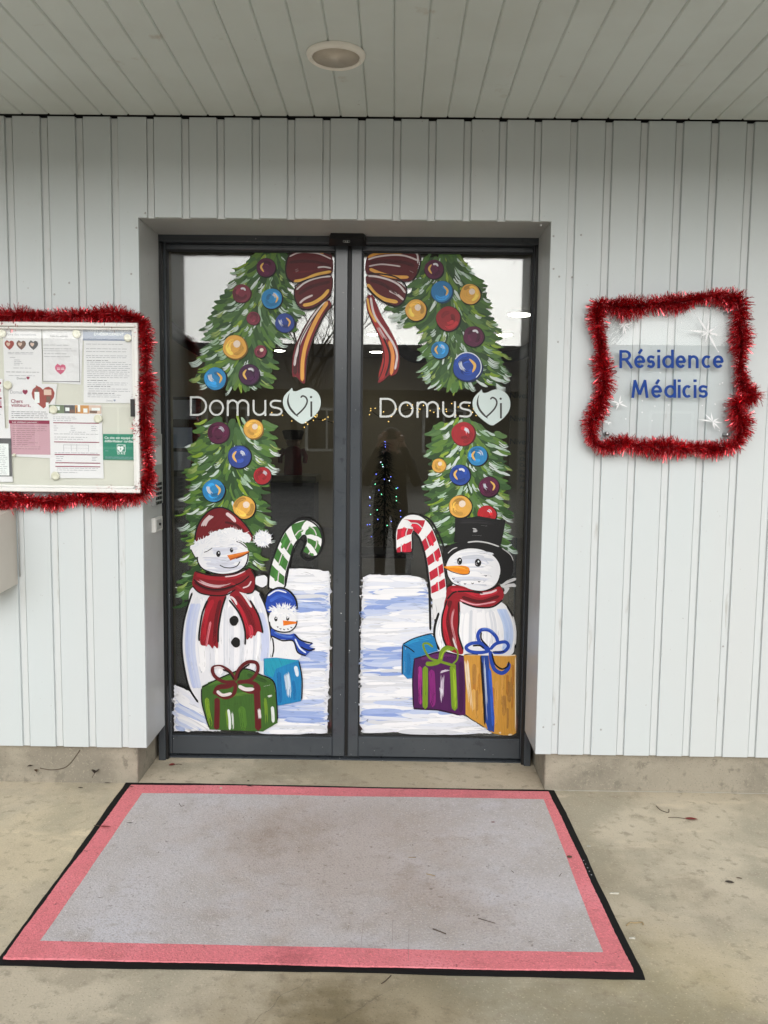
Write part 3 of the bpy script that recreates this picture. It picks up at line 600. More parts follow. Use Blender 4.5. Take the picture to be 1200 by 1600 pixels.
# ---- snow fields
def snow(lf, outline, n, name='painted_snow', ang=0.0, blues=1.0):
    p = Paint(lf, 6e-6); p.k = 1
    p.poly(outline, (226, 228, 234), rough=.8, raw=True, ang=ang)
    x0, x1 = min(q[0] for q in outline), max(q[0] for q in outline); y0, y1 = min(q[1] for q in outline), max(q[1] for q in outline); k = 0
    while k < n*1.5:
        x, y = random.uniform(x0, x1), random.uniform(y0, y1)
        if not inside((x, y), outline): continue
        L = random.uniform(30, 120); e = [x, x]; sl = math.tan(ang)+random.uniform(-.07, .07)
        for i, sg in ((0, -1), (1, 1)):
            while abs(e[i]-x) < L/2 and inside((e[i]+sg*6, y+(e[i]+sg*6-x)*sl), outline): e[i] += sg*4
        if e[1]-e[0] < 10: continue
        band = math.sin(y*.075+math.sin(x*.02)*.8)
        c = random.choice([(142, 164, 218), (156, 176, 222), (164, 182, 226), (178, 194, 230), (194, 206, 234), (206, 214, 234)]) if band*blues > random.uniform(.0, .9) else random.choice([(238, 239, 242), (230, 232, 238), (216, 218, 223), (224, 228, 238), (244, 244, 246)])
        p.stroke([(e[0], y+(e[0]-x)*sl), (x, y+random.uniform(-2, 2)), (e[1], y+(e[1]-x)*sl)], random.uniform(3, 9), c, .0, (.3, .5), .3, raw=True, lim=4); k += 1
    return p
p = snow(leafL, [(428, 893), (455, 890), (488, 890), (515, 893), (516, 960), (515, 1040), (512, 1100), (511, 1146), (440, 1145), (400, 1144), (395, 1110), (420, 1080), (422, 960)], 260); p.build('painted_snow')
p = snow(leafL, [(272, 1070), (292, 1078), (312, 1092), (330, 1110), (345, 1142), (272, 1142)], 60, ang=.5); p.build('painted_snow')
p = snow(leafR, [(567, 902), (576, 898), (625, 899), (664, 905), (672, 930), (676, 960), (690, 1010), (690, 1110), (722, 1116), (748, 1132), (770, 1146), (700, 1145), (628, 1144), (569, 1142), (561, 1132), (563, 1060), (564, 980)], 330); p.build('painted_snow')
p = Paint(leafR).use(*F_)
p.line([(100, 770), (108, 805)], 3, (120, 130, 150)); p.line([(112, 800), (124, 790), (118, 805)], 3, (120, 130, 150)); p.line([(122, 800), (140, 796)], 3, (140, 145, 160)); p.build('painted_mark')

# ---- candy canes
def cane(lf, tfm, path, wd, c_band, bands, slant, label, ow):
    p = Paint(lf).use(*tfm); q = cat(path, False, 10)
    p.stroke(path, wd*1.16, BLK, 0, (.03, .06)); p.stroke(path, wd, (236, 236, 236), 0, (.03, .06))
    L = [0.0]
    for i in range(1, len(q)): L.append(L[-1]+(Vector(q[i])-Vector(q[i-1])).length)
    tot = L[-1]
    def pt(t, off):
        t = max(0, min(1, t)); d = t*tot; i = 1
        while i < len(q)-1 and L[i] < d: i += 1
        a, b = Vector(q[i-1]), Vector(q[i]); k = (d-L[i-1])/max(1e-6, L[i]-L[i-1]); pp = a.lerp(b, k); nn = Vector((-(b-a).y, (b-a).x)).normalized()
        return tuple(pp+nn*off)
    h = wd*.475
    for t0, t1 in bands:
        poly = [pt(t0+slant*(j/4), h*(1-2*j/4)) for j in range(5)]+[pt(t1+slant*(j/4), h*(1-2*j/4)) for j in range(4, -1, -1)]
        p.poly(poly, c_band, ang=1.2)
        for j in range(2):
            o = random.uniform(-.5, .5)*h; p.stroke([pt(t0+slant*.5+(t1-t0)*-.1, o), pt(t0+slant*.5+(t1-t0)*.5, o), pt(t0+slant*.5+(t1-t0)*1.1, o)], wd*(.07 if j else .2), (212, 206, 206) if j else shade(c_band, 1.2), .2, (.2, .2), .5)
    return p
p = cane(leafL, G_, [(795, 650), (800, 540), (840, 400), (890, 290), (945, 215), (1010, 200), (1060, 240), (1070, 320), (1035, 400)][::1], 112, (62, 116, 50),
         [(.04, .13), (.19, .285), (.345, .44), (.51, .61), (.68, .765), (.82, .885), (.94, 1)], .085, None, 1)
p.line([(735, 655), (745, 520), (790, 370), (850, 240), (930, 165), (1020, 150), (1100, 210), (1125, 310), (1085, 410), (1020, 440), (970, 400), (995, 320), (960, 290), (915, 350), (885, 480), (855, 640)], 12)
p.build('painted_candy_cane')
p = cane(leafR, H_, [(165, 380), (163, 300), (165, 215), (205, 145), (270, 145), (330, 205), (375, 310), (410, 430), (430, 560), (445, 690), (440, 790)], 125, (186, 32, 54),
         [(0, .09), (.155, .225), (.29, .40), (.475, .56), (.62, .69), (.745, .815), (.865, .93)], -.055, None, 1)
p.poly([(395, 770), (500, 740), (505, 860), (470, 887), (440, 920), (395, 930)], (226, 226, 226), dry=.15, ang=1.4)
p.line([(250, 225), (290, 270), (330, 390), (355, 530), (370, 700), (375, 860), (378, 1020)], 18); p.line([(280, 75), (370, 110), (440, 220), (490, 350), (500, 460)], 15); p.line([(130, 378), (190, 385), (232, 365), (232, 250)], 9)
p.build('painted_candy_cane')

# ---- left snowman
BODY = [(200, 900-780+0)]
p = Paint(leafL).use(*E_)
body = [(290, 60), (262, 150), (238, 240), (230, 330), (230, 420), (244, 520), (268, 610), (310, 680), (345, 740), (480, 760), (600, 740), (690, 660), (716, 540), (722, 420), (716, 300), (690, 180), (650, 90), (470, 30)]
p.poly(body, (232, 233, 237), True, ang=1.5)
for i in range(46):
    x = random.uniform(275, 690); k = (475-x)*.17; y = random.uniform(-30, 40)
    p.stroke([(x+k*.9, 140+y), (x-k*.1, 260+y), (x-k*.35, 380+y), (x+k*.1, 520+y)], random.uniform(14, 32), random.choice([(240, 240, 243), (224, 226, 232), (246, 246, 247), (216, 219, 226)]), .14, (.3, .5), .5, lim=9, raw=False) if False else p.stroke([p.tf(*q) for q in [(x+k*.9, 140+y), (x-k*.1, 260+y), (x-k*.35, 380+y), (x+k*.1, 520+y)]], random.uniform(4, 9), random.choice([(240, 240, 243), (224, 226, 232), (246, 246, 247), (216, 219, 226)]), .3, (.3, .5), .6, raw=True)
for o in range(8, 62, 9): p.stroke([p.tf(*q) for q in [(272+o, 150), (248+o, 260), (242+o*.95, 400), (262+o*.9, 530), (285+o*.8, 620)]], random.uniform(2.5, 5), random.choice([(196, 206, 234), (184, 196, 232), (206, 214, 236)]), .35, (.2, .4), .6, raw=True)
for o in range(8, 40, 9): p.stroke([p.tf(*q) for q in [(676-o, 200), (704-o, 300), (708-o, 400), (700-o, 470)]], random.uniform(2.5, 5), (200, 208, 234), .38, (.2, .4), .6, raw=True)
p.line([(284, 90), (255, 180), (232, 280), (226, 400), (242, 520), (268, 620), (318, 700)], 11); p.line([(655, 90), (694, 180), (718, 300), (724, 400), (720, 450)], 14)
sn = p.build('painted_snowman')
p = Paint(leafL).use(*G_)
p.poly([(225, 420), (240, 350), (330, 300), (460, 285), (560, 320), (595, 400), (575, 480), (500, 525), (400, 538), (300, 520), (240, 480)], (234, 235, 238), True, ang=.2)
for i in range(26): p.stroke([(random.uniform(250, 360), (yy := random.uniform(330, 510))), (random.uniform(380, 440), yy+random.uniform(-5, 15)), (random.uniform(460, 560), yy-random.uniform(0, 20))], random.uniform(8, 20), random.choice([(242, 242, 244), (214, 218, 230), (226, 228, 234), (206, 208, 220)]), .15, (.3, .5), .6)
p.line([(225, 400), (226, 450), (260, 500), (330, 530), (410, 542), (500, 528), (560, 490), (585, 440), (590, 380)], 10)
p.line([(383, 474), (420, 492), (470, 495), (510, 480), (532, 448)], 7); p.line([(490, 300), (540, 318), (580, 352)], 7)
p.build('painted_head', sn)
for (x, y, rx, ry) in ((375, 394, 16, 22), (470, 367, 12, 17)):
    p = Paint(leafL).use(*G_).disc(x, y, rx, BLK, ry); p.disc(x+3, y-7, rx*.3, WHT, ry*.28); p.stroke([(x-rx*.5, y+ry*.2), (x-rx*.2, y+ry*.6)], 3, (200, 200, 205), .2); p.build('painted_eye', sn)
p = Paint(leafL).use(*G_).poly([(438, 405), (520, 388), (592, 374), (600, 384), (540, 414), (460, 442)], (214, 112, 36), ang=-.2); p.stroke([(455, 436), (540, 410), (598, 384)], 8, (150, 70, 24), .1); p.stroke([(445, 410), (520, 395), (580, 380)], 8, (238, 146, 60), .2, dry_end=.5); p.line([(600, 380), (555, 408), (500, 430)], 5); p.build('painted_carrot_nose', sn)
p = Paint(leafL).use(*G_)
p.poly([(205, 300), (225, 200), (280, 110), (350, 68), (420, 70), (500, 120), (570, 190), (620, 255), (612, 300), (560, 250), (480, 215), (400, 215), (330, 250), (270, 290)], (112, 20, 28), True, ang=-.9)
p.stroke([(480, 130), (550, 190), (605, 265)], 34, (150, 26, 36), .2, (.3, .3), .4); p.stroke([(420, 165), (500, 185), (560, 235)], 16, (70, 10, 16), .2, (.3, .5), .5)
for q in range(3): p.stroke([(315+q*12, 115+q*4), (275+q*12, 155), (252+q*14, 195)], 12, (212, 190, 192), .25, (.3, .5), .7)
p.stroke([(430, 100), (470, 130), (500, 165)], 26, (226, 200, 202), .2, (.3, .6), .7)
p.line([(203, 305), (222, 200), (280, 108), (350, 64), (425, 66), (505, 118), (575, 190), (622, 262)], 11)
p.build('painted_hat', sn)
p = Paint(leafL).use(*G_)
p.poly([(172, 345), (230, 300), (300, 262), (380, 222), (460, 205), (540, 228), (605, 262), (598, 312), (540, 300), (470, 285), (400, 300), (330, 345), (270, 385), (210, 415), (190, 385)], (236, 237, 240), True, rough=1.2)
p.fuzz(480, 262, 110, 36, 90, 34, 9, [(240, 241, 243), (228, 231, 236), (246, 246, 247)]); p.fuzz(260, 340, 66, 46, 60, 34, 9, [(240, 241, 243), (226, 229, 236)]); p.fuzz(350, 285, 70, 40, 40, 34, 9, [(240, 241, 243), (228, 231, 236)])
p.line([(270, 384), (300, 372), (332, 350)], 5); p.line([(176, 360), (192, 392), (212, 428)], 6)
p.build('painted_hat_trim', sn)
p = Paint(leafL).use(*G_).disc(697, 290, 66, BLK, 62, .05).disc(695, 286, 58, (236, 237, 240), 56, .05); p.fuzz(695, 286, 56, 54, 120, 26, 9, [(240, 241, 243), (222, 226, 236), (246, 246, 247)]); p.build('painted_pompom', sn)
p = Paint(leafL).use(*E_)
for tail in ([(380, 110), (470, 105), (445, 190), (428, 300), (426, 395), (405, 385), (395, 400), (375, 378), (350, 385), (328, 370), (332, 290), (350, 200)], [(490, 110), (540, 75), (600, 140), (650, 230), (674, 310), (645, 305), (630, 330), (610, 325), (585, 350), (575, 285), (545, 200)]):
    p.poly(tail, (142, 22, 34), True, ang=1.6)
for q, wd, c in (([(400, 130), (360, 220), (345, 360)], 26, (176, 30, 46)), ([(440, 130), (415, 240), (405, 380)], 20, (96, 14, 24)), ([(520, 110), (590, 200), (630, 310)], 30, (112, 18, 28)), ([(505, 120), (560, 200), (600, 330)], 16, (186, 36, 52)), ([(385, 250), (370, 330), (360, 390)], 12, (214, 120, 130)), ([(600, 270), (610, 300), (606, 345)], 20, (200, 60, 76))): p.stroke(q, wd, c, .15, (.2, .4), .5)
for q in ([(370, 130), (338, 210), (322, 320), (322, 360)], [(470, 110), (445, 190), (428, 290), (426, 370)], [(600, 130), (650, 220), (674, 318)], [(485, 130), (545, 210), (574, 300), (575, 382)]): p.line(q, 10)
p.stroke([(530, 65), (570, 110), (612, 175)], 12, (230, 224, 226), .05, (.3, .5), .4); p.stroke([(490, 112), (515, 130), (530, 160)], 12, (226, 214, 216), .2, (.3, .5), .5)
p.use(*G_)
p.poly([(212, 520), (300, 540), (400, 545), (500, 530), (590, 500), (625, 520), (640, 590), (632, 660), (580, 680), (480, 660), (420, 690), (330, 690), (230, 670), (188, 620), (192, 570)], (128, 20, 30), True, ang=.1)
for q, wd, c, dr, de in (([(220, 575), (300, 615), (400, 625), (480, 600)], 24, (216, 180, 184), .3, .7), ([(215, 545), (330, 570), (460, 570), (580, 530)], 26, (158, 26, 38), .1, .35), ([(200, 600), (300, 650), (400, 655), (520, 610)], 20, (84, 10, 18), .15, .4), ([(420, 560), (500, 548), (570, 515)], 9, (226, 200, 204), .1, .5), ([(550, 640), (590, 625), (612, 590)], 10, (226, 200, 204), .1, .5), ([(460, 600), (530, 640), (560, 670)], 14, (160, 28, 40), .15, .4)): p.stroke(q, wd, c, dr, (.3, .4), de)
for q in ([(210, 520), (300, 545), (410, 552), (510, 532), (595, 500)], [(188, 625), (240, 675), (340, 695), (430, 690), (500, 650)], [(610, 505), (638, 560), (640, 630), (620, 672), (575, 682)], [(195, 575), (250, 625), (340, 650), (440, 640), (540, 600), (600, 550)]): p.line(q, 9)
p.build('painted_scarf', sn)
for (x, y) in ((514, 247), (524, 366)):
    p = Paint(leafL).use(*E_).disc(x, y, 25, BLK, 27, .06); p.stroke([(x-6, y-15), (x+8, y-12)], 6, (120, 120, 124), .3); p.build('painted_button', sn)
p = Paint(leafL).use(*G_)
p.poly([(650, 555), (700, 545), (725, 560), (722, 620), (690, 635), (645, 615)], (232, 233, 236), True); p.line([(650, 555), (705, 545), (726, 560)], 6); p.line([(645, 618), (690, 640), (722, 622)], 7); p.build('painted_hand', sn)

# ---- small blue snowman
p = Paint(leafL).use(*E_)
p.poly([(728, 330), (840, 330), (872, 380), (880, 450), (800, 470), (722, 455)], (234, 235, 237), True, ang=1.5)
for i in range(12): p.stroke([(random.uniform(735, 860), 350), (random.uniform(735, 860), 440)], 14, random.choice([(244, 244, 245), (222, 226, 234)]), .15, (.3, .5), .5)
p.line([(726, 340), (733, 400), (724, 450)], 8); s2 = p.build('painted_snowman', label='small painted snowman with blue hat and scarf')
p = Paint(leafL).use(*E_).poly([(705, 235), (730, 190), (790, 180), (845, 200), (862, 250), (840, 295), (785, 308), (730, 290)], (234, 235, 237), True)
p.line([(708, 250), (722, 288), (770, 308), (820, 306), (852, 280), (862, 245)], 7)
for x, y in ((755, 280), (770, 290), (790, 294), (812, 292), (830, 283)): p.line([(x-4, y-3), (x, y+3), (x+5, y-1)], 4)
p.build('painted_head', s2)
for (x, y) in ((745, 237), (810, 233)): Paint(leafL).use(*E_).disc(x, y, 9, BLK, 13).disc(x+1, y-4, 3.5, WHT, 4).build('painted_eye', s2)
p = Paint(leafL).use(*E_).poly([(784, 245), (858, 252), (860, 262), (786, 274)], (232, 122, 34)); p.stroke([(790, 270), (858, 262)], 5, (176, 84, 24)); p.build('painted_carrot_nose', s2)
p = Paint(leafL).use(*E_).poly([(688, 145), (705, 100), (755, 72), (810, 85), (850, 130), (862, 188), (780, 175), (705, 200)], (36, 72, 170), True, ang=.3)
p.stroke([(700, 110), (750, 80), (805, 92)], 8, (226, 230, 240), .1, (.3, .5), .5); p.stroke([(710, 140), (770, 110), (840, 140)], 20, (60, 98, 196), .2, (.3, .5), .5)
p.line([(684, 150), (700, 98), (755, 66), (815, 80), (855, 130), (862, 185)], 10); p.build('painted_hat', s2)
p = Paint(leafL).use(*E_); p.fuzz(785, 192, 78, 26, 120, 26, 8, [(240, 241, 243), (226, 230, 236), (246, 246, 247)]); p.build('painted_hat_trim', s2)
p = Paint(leafL).use(*E_).poly([(720, 290), (760, 315), (820, 322), (850, 318), (880, 350), (920, 375), (950, 372), (930, 390), (962, 402), (930, 420), (905, 440), (870, 420), (840, 360), (780, 350), (725, 335)], (34, 70, 166), True, ang=.4)
p.stroke([(735, 310), (790, 332), (840, 335)], 10, (84, 124, 210), .15, (.3, .5), .5); p.stroke([(850, 345), (875, 395), (912, 425)], 9, (214, 224, 242), .15, (.3, .5), .5)
for q in ([(722, 330), (780, 356), (840, 358), (865, 420), (912, 440)], [(845, 320), (885, 355), (950, 372)], [(880, 390), (925, 410), (962, 400)]): p.line(q, 8)
p.build('painted_scarf', s2)
# ---- gifts on the left leaf
p = Paint(leafL).use(*J_)
p.poly([(675, 128), (760, 122), (920, 140), (938, 250), (935, 425), (870, 438), (800, 452), (770, 455), (760, 330), (735, 270), (676, 240)], (32, 128, 184), ang=1.5)
p.poly([(680, 132), (760, 126), (915, 142), (850, 165), (760, 200), (740, 260), (682, 238)], (36, 152, 178), dry=.15, ang=1.2)
for q, wd, c, dr, de in (([(830, 215), (845, 310), (848, 405)], 40, (206, 222, 236), .35, .6), ([(895, 180), (905, 220), (910, 255)], 26, (216, 228, 238), .25, .6), ([(780, 220), (785, 320), (790, 440)], 30, (24, 108, 168), .2, .5), ([(880, 280), (890, 360), (890, 420)], 24, (26, 112, 170), .25, .5)): p.stroke(q, wd, c, dr, (.3, .4), de)
for q in ([(678, 128), (680, 240)], [(920, 145), (942, 270), (940, 420)], [(855, 172), (920, 152)]): p.line(q, 9)
p.build('painted_gift', label='painted teal blue gift box')
p = Paint(leafL).use(*J_)
p.poly([(246, 320), (400, 248), (545, 200), (650, 240), (745, 285), (765, 420), (772, 575), (670, 636), (300, 622), (270, 520), (244, 430)], (62, 100, 40), ang=1.5)
for q, wd, c, dr, de in (([(280, 400), (290, 500), (310, 600)], 30, (120, 156, 40), .25, .6), ([(420, 470), (430, 560), (435, 630)], 26, (112, 150, 46), .3, .5), ([(680, 400), (690, 480), (690, 590)], 26, (116, 152, 44), .3, .5), ([(520, 460), (530, 540), (540, 630)], 50, (78, 122, 44), .2, .4), ([(280, 310), (400, 275), (520, 230)], 26, (78, 120, 46), .2, .4), ([(560, 240), (640, 270), (700, 290)], 26, (48, 82, 34), .2, .4), ([(350, 420), (480, 380), (640, 370)], 22, (88, 130, 50), .3, .6), ([(430, 480), (440, 560), (440, 625)], 18, (222, 228, 222), .25, .55), ([(455, 480), (462, 560), (462, 625)], 12, (222, 228, 222), .3, .6), ([(735, 460), (740, 520), (742, 575)], 22, (222, 228, 222), .2, .6), ([(675, 322), (720, 312)], 18, (226, 230, 226), .2, .6), ([(700, 395), (740, 385)], 14, (220, 226, 220), .3, .6)): p.stroke(q, wd, c, dr, (.3, .4), de)
for q in ([(246, 330), (330, 285), (440, 235), (548, 200), (650, 240), (745, 290), (765, 420), (772, 560)], [(244, 335), (246, 430), (268, 520), (298, 612)], [(472, 440), (485, 630)], [(475, 445), (525, 435)], [(250, 335), (292, 350)], [(742, 288), (680, 302)], [(380, 445), (445, 455)]): p.line(q, 9)
gb = p.build('painted_gift', label='painted green gift box with dark red bow')
p = Paint(leafL).use(*J_)
DR = (96, 26, 30)
for q, wd in (([(352, 400), (352, 500), (348, 625)], 38), ([(625, 300), (632, 440), (638, 632)], 44), ([(480, 290), (430, 320), (360, 330), (335, 380)], 34), ([(480, 290), (400, 290), (335, 250), (322, 195), (380, 185), (440, 220), (478, 280)], 24), ([(480, 285), (500, 210), (560, 155), (625, 160), (632, 220), (580, 280), (490, 290)], 24), ([(480, 295), (470, 370), (410, 400), (345, 370)], 26), ([(490, 295), (560, 290), (625, 310), (640, 350), (580, 360), (510, 330)], 26)): p.stroke(q, wd, DR, 0, (.05, .05), .15)
for q, wd, dr in (([(350, 352), (390, 382), (455, 370)], 22, .25), ([(500, 318), (550, 342), (610, 340)], 26, .2), ([(330, 195), (370, 190), (410, 215)], 14, .2), ([(640, 470), (645, 520), (648, 550)], 26, .35)): p.stroke(q, wd, (226, 216, 216), dr, (.3, .4), .6)
for q in ([(495, 270), (520, 210), (580, 165)], [(470, 275), (435, 225), (390, 205)], [(650, 570), (652, 630)]): p.line(q, 12, (30, 14, 14))
p.build('painted_ribbon', gb)

# ---- right snowman
p = Paint(leafR).use(*F_)
p.poly([(520, 200), (560, 150), (700, 130), (850, 140), (905, 200), (935, 290), (932, 380), (900, 440), (700, 450), (520, 420), (495, 340), (500, 260)], (234, 235, 238), True, ang=1.5)
for i in range(34):
    x = random.uniform(515, 900); k = (715-x)*.14; y = random.uniform(-10, 20)
    p.stroke([p.tf(*q) for q in [(x+k, 190+y), (x-k*.2, 280+y), (x-k*.1, 390+y)]], random.uniform(4, 8), random.choice([(242, 242, 244), (224, 226, 232), (247, 247, 248), (214, 218, 224)]), .3, (.3, .5), .6, raw=True)
for o in range(8, 56, 8): p.stroke([p.tf(*q) for q in [(885-o, 180), (918-o, 260), (926-o, 340), (912-o, 410)]], random.uniform(2.5, 4.5), random.choice([(184, 204, 240), (196, 212, 242)]), .35, (.2, .4), .6, raw=True)
p.line([(515, 200), (492, 280), (492, 350), (518, 410)], 13); p.line([(890, 165), (925, 230), (940, 310), (936, 400)], 11); p.stroke([(922, 220), (938, 300), (936, 380)], 7, (226, 226, 226), .3)
sr = p.build('painted_snowman')
p = Paint(leafR).use(*H_)
for q in ([(985, 690), (1010, 650), (1080, 655)], [(960, 650), (1000, 625), (1080, 595)], [(950, 640), (985, 660), (1070, 640)], [(980, 720), (1000, 690), (1020, 670)]): p.stroke(q, 24, (206, 206, 206), .12, (.3, .4), .5)
p.build('painted_twig_arm', sr)
p = Paint(leafR).use(*H_)
p.poly([(580, 105), (680, 100), (770, 85), (880, 105), (992, 120), (975, 220), (950, 330), (760, 290), (570, 300), (578, 210)], (22, 22, 23), ang=.1)
p.poly([(485, 400), (510, 340), (600, 300), (720, 288), (850, 305), (960, 340), (1040, 410), (1055, 480), (1045, 560), (1000, 610), (950, 640), (940, 560), (930, 470), (860, 390), (750, 350), (640, 355), (560, 400), (510, 470), (490, 450)], (20, 20, 21), True, ang=.2)
for q, wd, dr, de in (([(680, 300), (760, 292), (850, 305), (940, 335)], 11, .15, .4), ([(520, 390), (560, 355), (600, 340)], 7, .3, .6), ([(720, 185), (770, 195)], 18, .4, .7), ([(715, 240), (800, 246)], 8, .3, .6), ([(790, 160), (840, 168)], 7, .3, .6), ([(720, 210), (780, 205)], 14, .5, .75), ([(960, 345), (1030, 400), (1055, 450)], 6, .3, .6)): p.stroke(q, wd, (206, 206, 206), dr, (.3, .4), de)
p.stroke([(600, 130), (760, 130), (960, 150)], 30, (40, 40, 42), .3, (.3, .4), .6)
p.build('painted_hat', sr)
p = Paint(leafR).use(*H_)
p.poly([(510, 480), (540, 420), (610, 370), (700, 350), (800, 362), (890, 410), (940, 480), (945, 560), (910, 640), (850, 680), (770, 695), (660, 670), (570, 640), (520, 580), (505, 520)], (234, 235, 238), True, ang=.2)
for i in range(34): p.stroke([(random.uniform(550, 640), (yy := random.uniform(390, 650))), (random.uniform(680, 760), yy-random.uniform(0, 20)), (random.uniform(800, 900), yy+random.uniform(-5, 20))], random.uniform(10, 26), random.choice([(244, 244, 246), (216, 220, 232), (228, 230, 236), (204, 208, 218)]), .15, (.3, .5), .6)
p.line([(508, 500), (520, 575), (565, 635), (640, 662), (720, 690), (800, 698), (870, 680), (925, 640), (948, 560)], 9)
for x, y in ((565, 595), (603, 622), (660, 636), (722, 633), (775, 618), (830, 570)): p.line([(x-9, y-4), (x, y+5), (x+10, y-3)], 6)
p.build('painted_head', sr)
for (x, y, rx, ry) in ((616, 453, 21, 29), (766, 466, 26, 33)):
    p = Paint(leafR).use(*H_).disc(x, y, rx, BLK, ry).disc(x+4, y-10, rx*.28, WHT, ry*.26); p.stroke([(x-rx*.5, y-4), (x-rx*.6, y+10), (x-rx*.1, y+18)], 4, (206, 206, 210), .1); p.build('painted_eye', sr)
p = Paint(leafR).use(*H_).poly([(488, 500), (540, 492), (640, 490), (690, 505), (695, 540), (670, 562), (620, 555), (540, 530)], (238, 142, 28), True, ang=.2); p.stroke([(510, 500), (600, 500), (680, 515)], 12, (248, 176, 60), .15, (.3, .5), .5); p.line([(495, 510), (560, 542), (640, 562), (690, 555), (698, 530)], 6); p.build('painted_carrot_nose', sr)
p = Paint(leafR).use(*F_)
p.poly([(555, 120), (615, 100), (632, 180), (620, 260), (630, 340), (650, 420), (620, 430), (560, 400), (535, 330), (530, 240), (540, 180)], (146, 22, 34), True, ang=1.5)
for q, wd, c, dr, de in (([(580, 130), (560, 240), (600, 400)], 22, (96, 14, 22), .2, .4), ([(605, 150), (585, 260), (620, 400)], 12, (214, 150, 156), .35, .65), ([(560, 160), (545, 260), (570, 380)], 18, (190, 34, 50), .15, .4), ([(590, 330), (605, 380), (625, 420)], 10, (226, 214, 216), .3, .6)): p.stroke(q, wd, c, dr, (.2, .4), de)
p.line([(560, 130), (532, 230), (535, 330), (562, 400)], 9); p.line([(622, 140), (625, 240), (622, 320), (650, 410)], 9)
p.poly([(565, 62), (640, 55), (720, 85), (800, 78), (850, 58), (872, 95), (862, 130), (800, 168), (700, 165), (620, 138), (560, 128)], (150, 24, 36), True, ang=.15)
for q, wd, c, dr, de in (([(580, 75), (650, 80), (740, 110), (840, 85)], 18, (196, 36, 54), .1, .35), ([(640, 115), (740, 140), (850, 110)], 18, (90, 12, 20), .15, .4), ([(630, 130), (720, 158), (830, 140)], 8, (228, 160, 170), .1, .5), ([(740, 100), (800, 90), (835, 75)], 12, (226, 200, 204), .2, .6)): p.stroke(q, wd, c, dr, (.3, .4), de)
for q in ([(560, 128), (590, 95), (615, 85)], [(615, 85), (680, 85), (760, 95)], [(640, 145), (720, 172), (810, 170), (868, 130)]): p.line(q, 9)
p.build('painted_scarf', sr)
# ---- gifts on the right leaf
p = Paint(leafR).use(*K_)
p.poly([(105, 250), (200, 200), (345, 165), (375, 200), (405, 310), (300, 340), (200, 380), (185, 545), (145, 550), (98, 500)], (32, 124, 182), ang=.2)
for q, wd, c, dr, de in (([(130, 250), (230, 215), (350, 195)], 34, (44, 146, 200), .2, .5), ([(150, 330), (160, 420), (150, 520)], 34, (26, 110, 168), .2, .5), ([(128, 280), (128, 300)], 26, (226, 234, 240), .15, .5), ([(122, 400), (122, 500)], 12, (206, 224, 236), .3, .6)): p.stroke(q, wd, c, dr, (.3, .4), de)
for q in ([(105, 255), (200, 205), (345, 165), (372, 185)], [(110, 262), (155, 285), (208, 325)], [(105, 255), (100, 400), (100, 515)]): p.line(q, 10)
p.build('painted_gift', label='painted blue gift box behind the purple one')
p = Paint(leafR).use(*K_)
p.poly([(200, 375), (300, 345), (420, 320), (520, 335), (632, 355), (636, 600), (640, 855), (590, 862), (400, 820), (200, 810), (190, 600)], (78, 24, 82), ang=1.5)
for q, wd, c, dr, de in (([(250, 440), (255, 600), (258, 770)], 34, (160, 48, 132), .25, .6), ([(350, 470), (358, 620), (360, 790)], 52, (132, 36, 116), .2, .5), ([(445, 500), (440, 640), (440, 790)], 30, (222, 208, 226), .5, .7), ([(415, 500), (460, 485), (510, 470)], 24, (226, 216, 230), .35, .6), ([(600, 400), (605, 600), (600, 840)], 40, (62, 16, 66), .2, .4), ([(260, 380), (400, 355), (560, 360)], 30, (96, 36, 96), .2, .5), ([(430, 620), (440, 700)], 24, (226, 220, 230), .3, .6)): p.stroke(q, wd, c, dr, (.3, .4), de)
for q in ([(205, 380), (320, 345), (430, 318), (530, 335), (630, 360)], [(205, 380), (190, 560), (198, 800)], [(190, 800), (330, 808), (450, 822), (590, 860)], [(636, 365), (634, 600)], [(212, 385), (290, 430)], [(620, 380), (560, 430)]): p.line(q, 11, (36, 10, 38))
gp_ = p.build('painted_gift', label='painted purple gift box with lime green ribbon')
p = Paint(leafR).use(*K_); LG = (116, 146, 34)
for q, wd in (([(297, 440), (297, 620), (296, 808)], 46), ([(530, 430), (540, 620), (548, 822)], 52), ([(410, 395), (340, 375), (295, 310), (280, 255), (320, 248), (365, 280)], 18), ([(300, 420), (360, 420), (420, 395), (440, 320), (480, 285), (540, 300)], 38), ([(420, 400), (500, 425), (560, 440)], 22), ([(530, 425), (570, 380), (570, 310), (530, 280)], 14)): p.stroke(q, wd, LG, .05, (.06, .1), .2)
for q, wd in (([(540, 460), (548, 620), (552, 800)], 22), ([(430, 380), (460, 320), (510, 295)], 14)): p.stroke(q, wd, (152, 184, 44), .2, (.3, .4), .5)
p.build('painted_ribbon', gp_)
p = Paint(leafR).use(*K_)
p.poly([(625, 345), (760, 348), (900, 352), (1072, 345), (1070, 700), (1072, 1010), (1040, 1030), (960, 1030), (880, 1015), (780, 945), (690, 890), (640, 850), (640, 600)], (206, 150, 62), ang=1.5)
for i in range(34):
    x = random.uniform(650, 1050); y = random.uniform(430, 900)
    if y > 780+ (x-690)*.75: continue
    p.stroke([(x, y-90), (x+random.uniform(-5, 5), y), (x, y+90)], random.uniform(16, 36), random.choice([(196, 132, 46), (216, 160, 76), (184, 122, 48), (222, 172, 92), (176, 126, 60)]), .2, (.3, .5), .55)
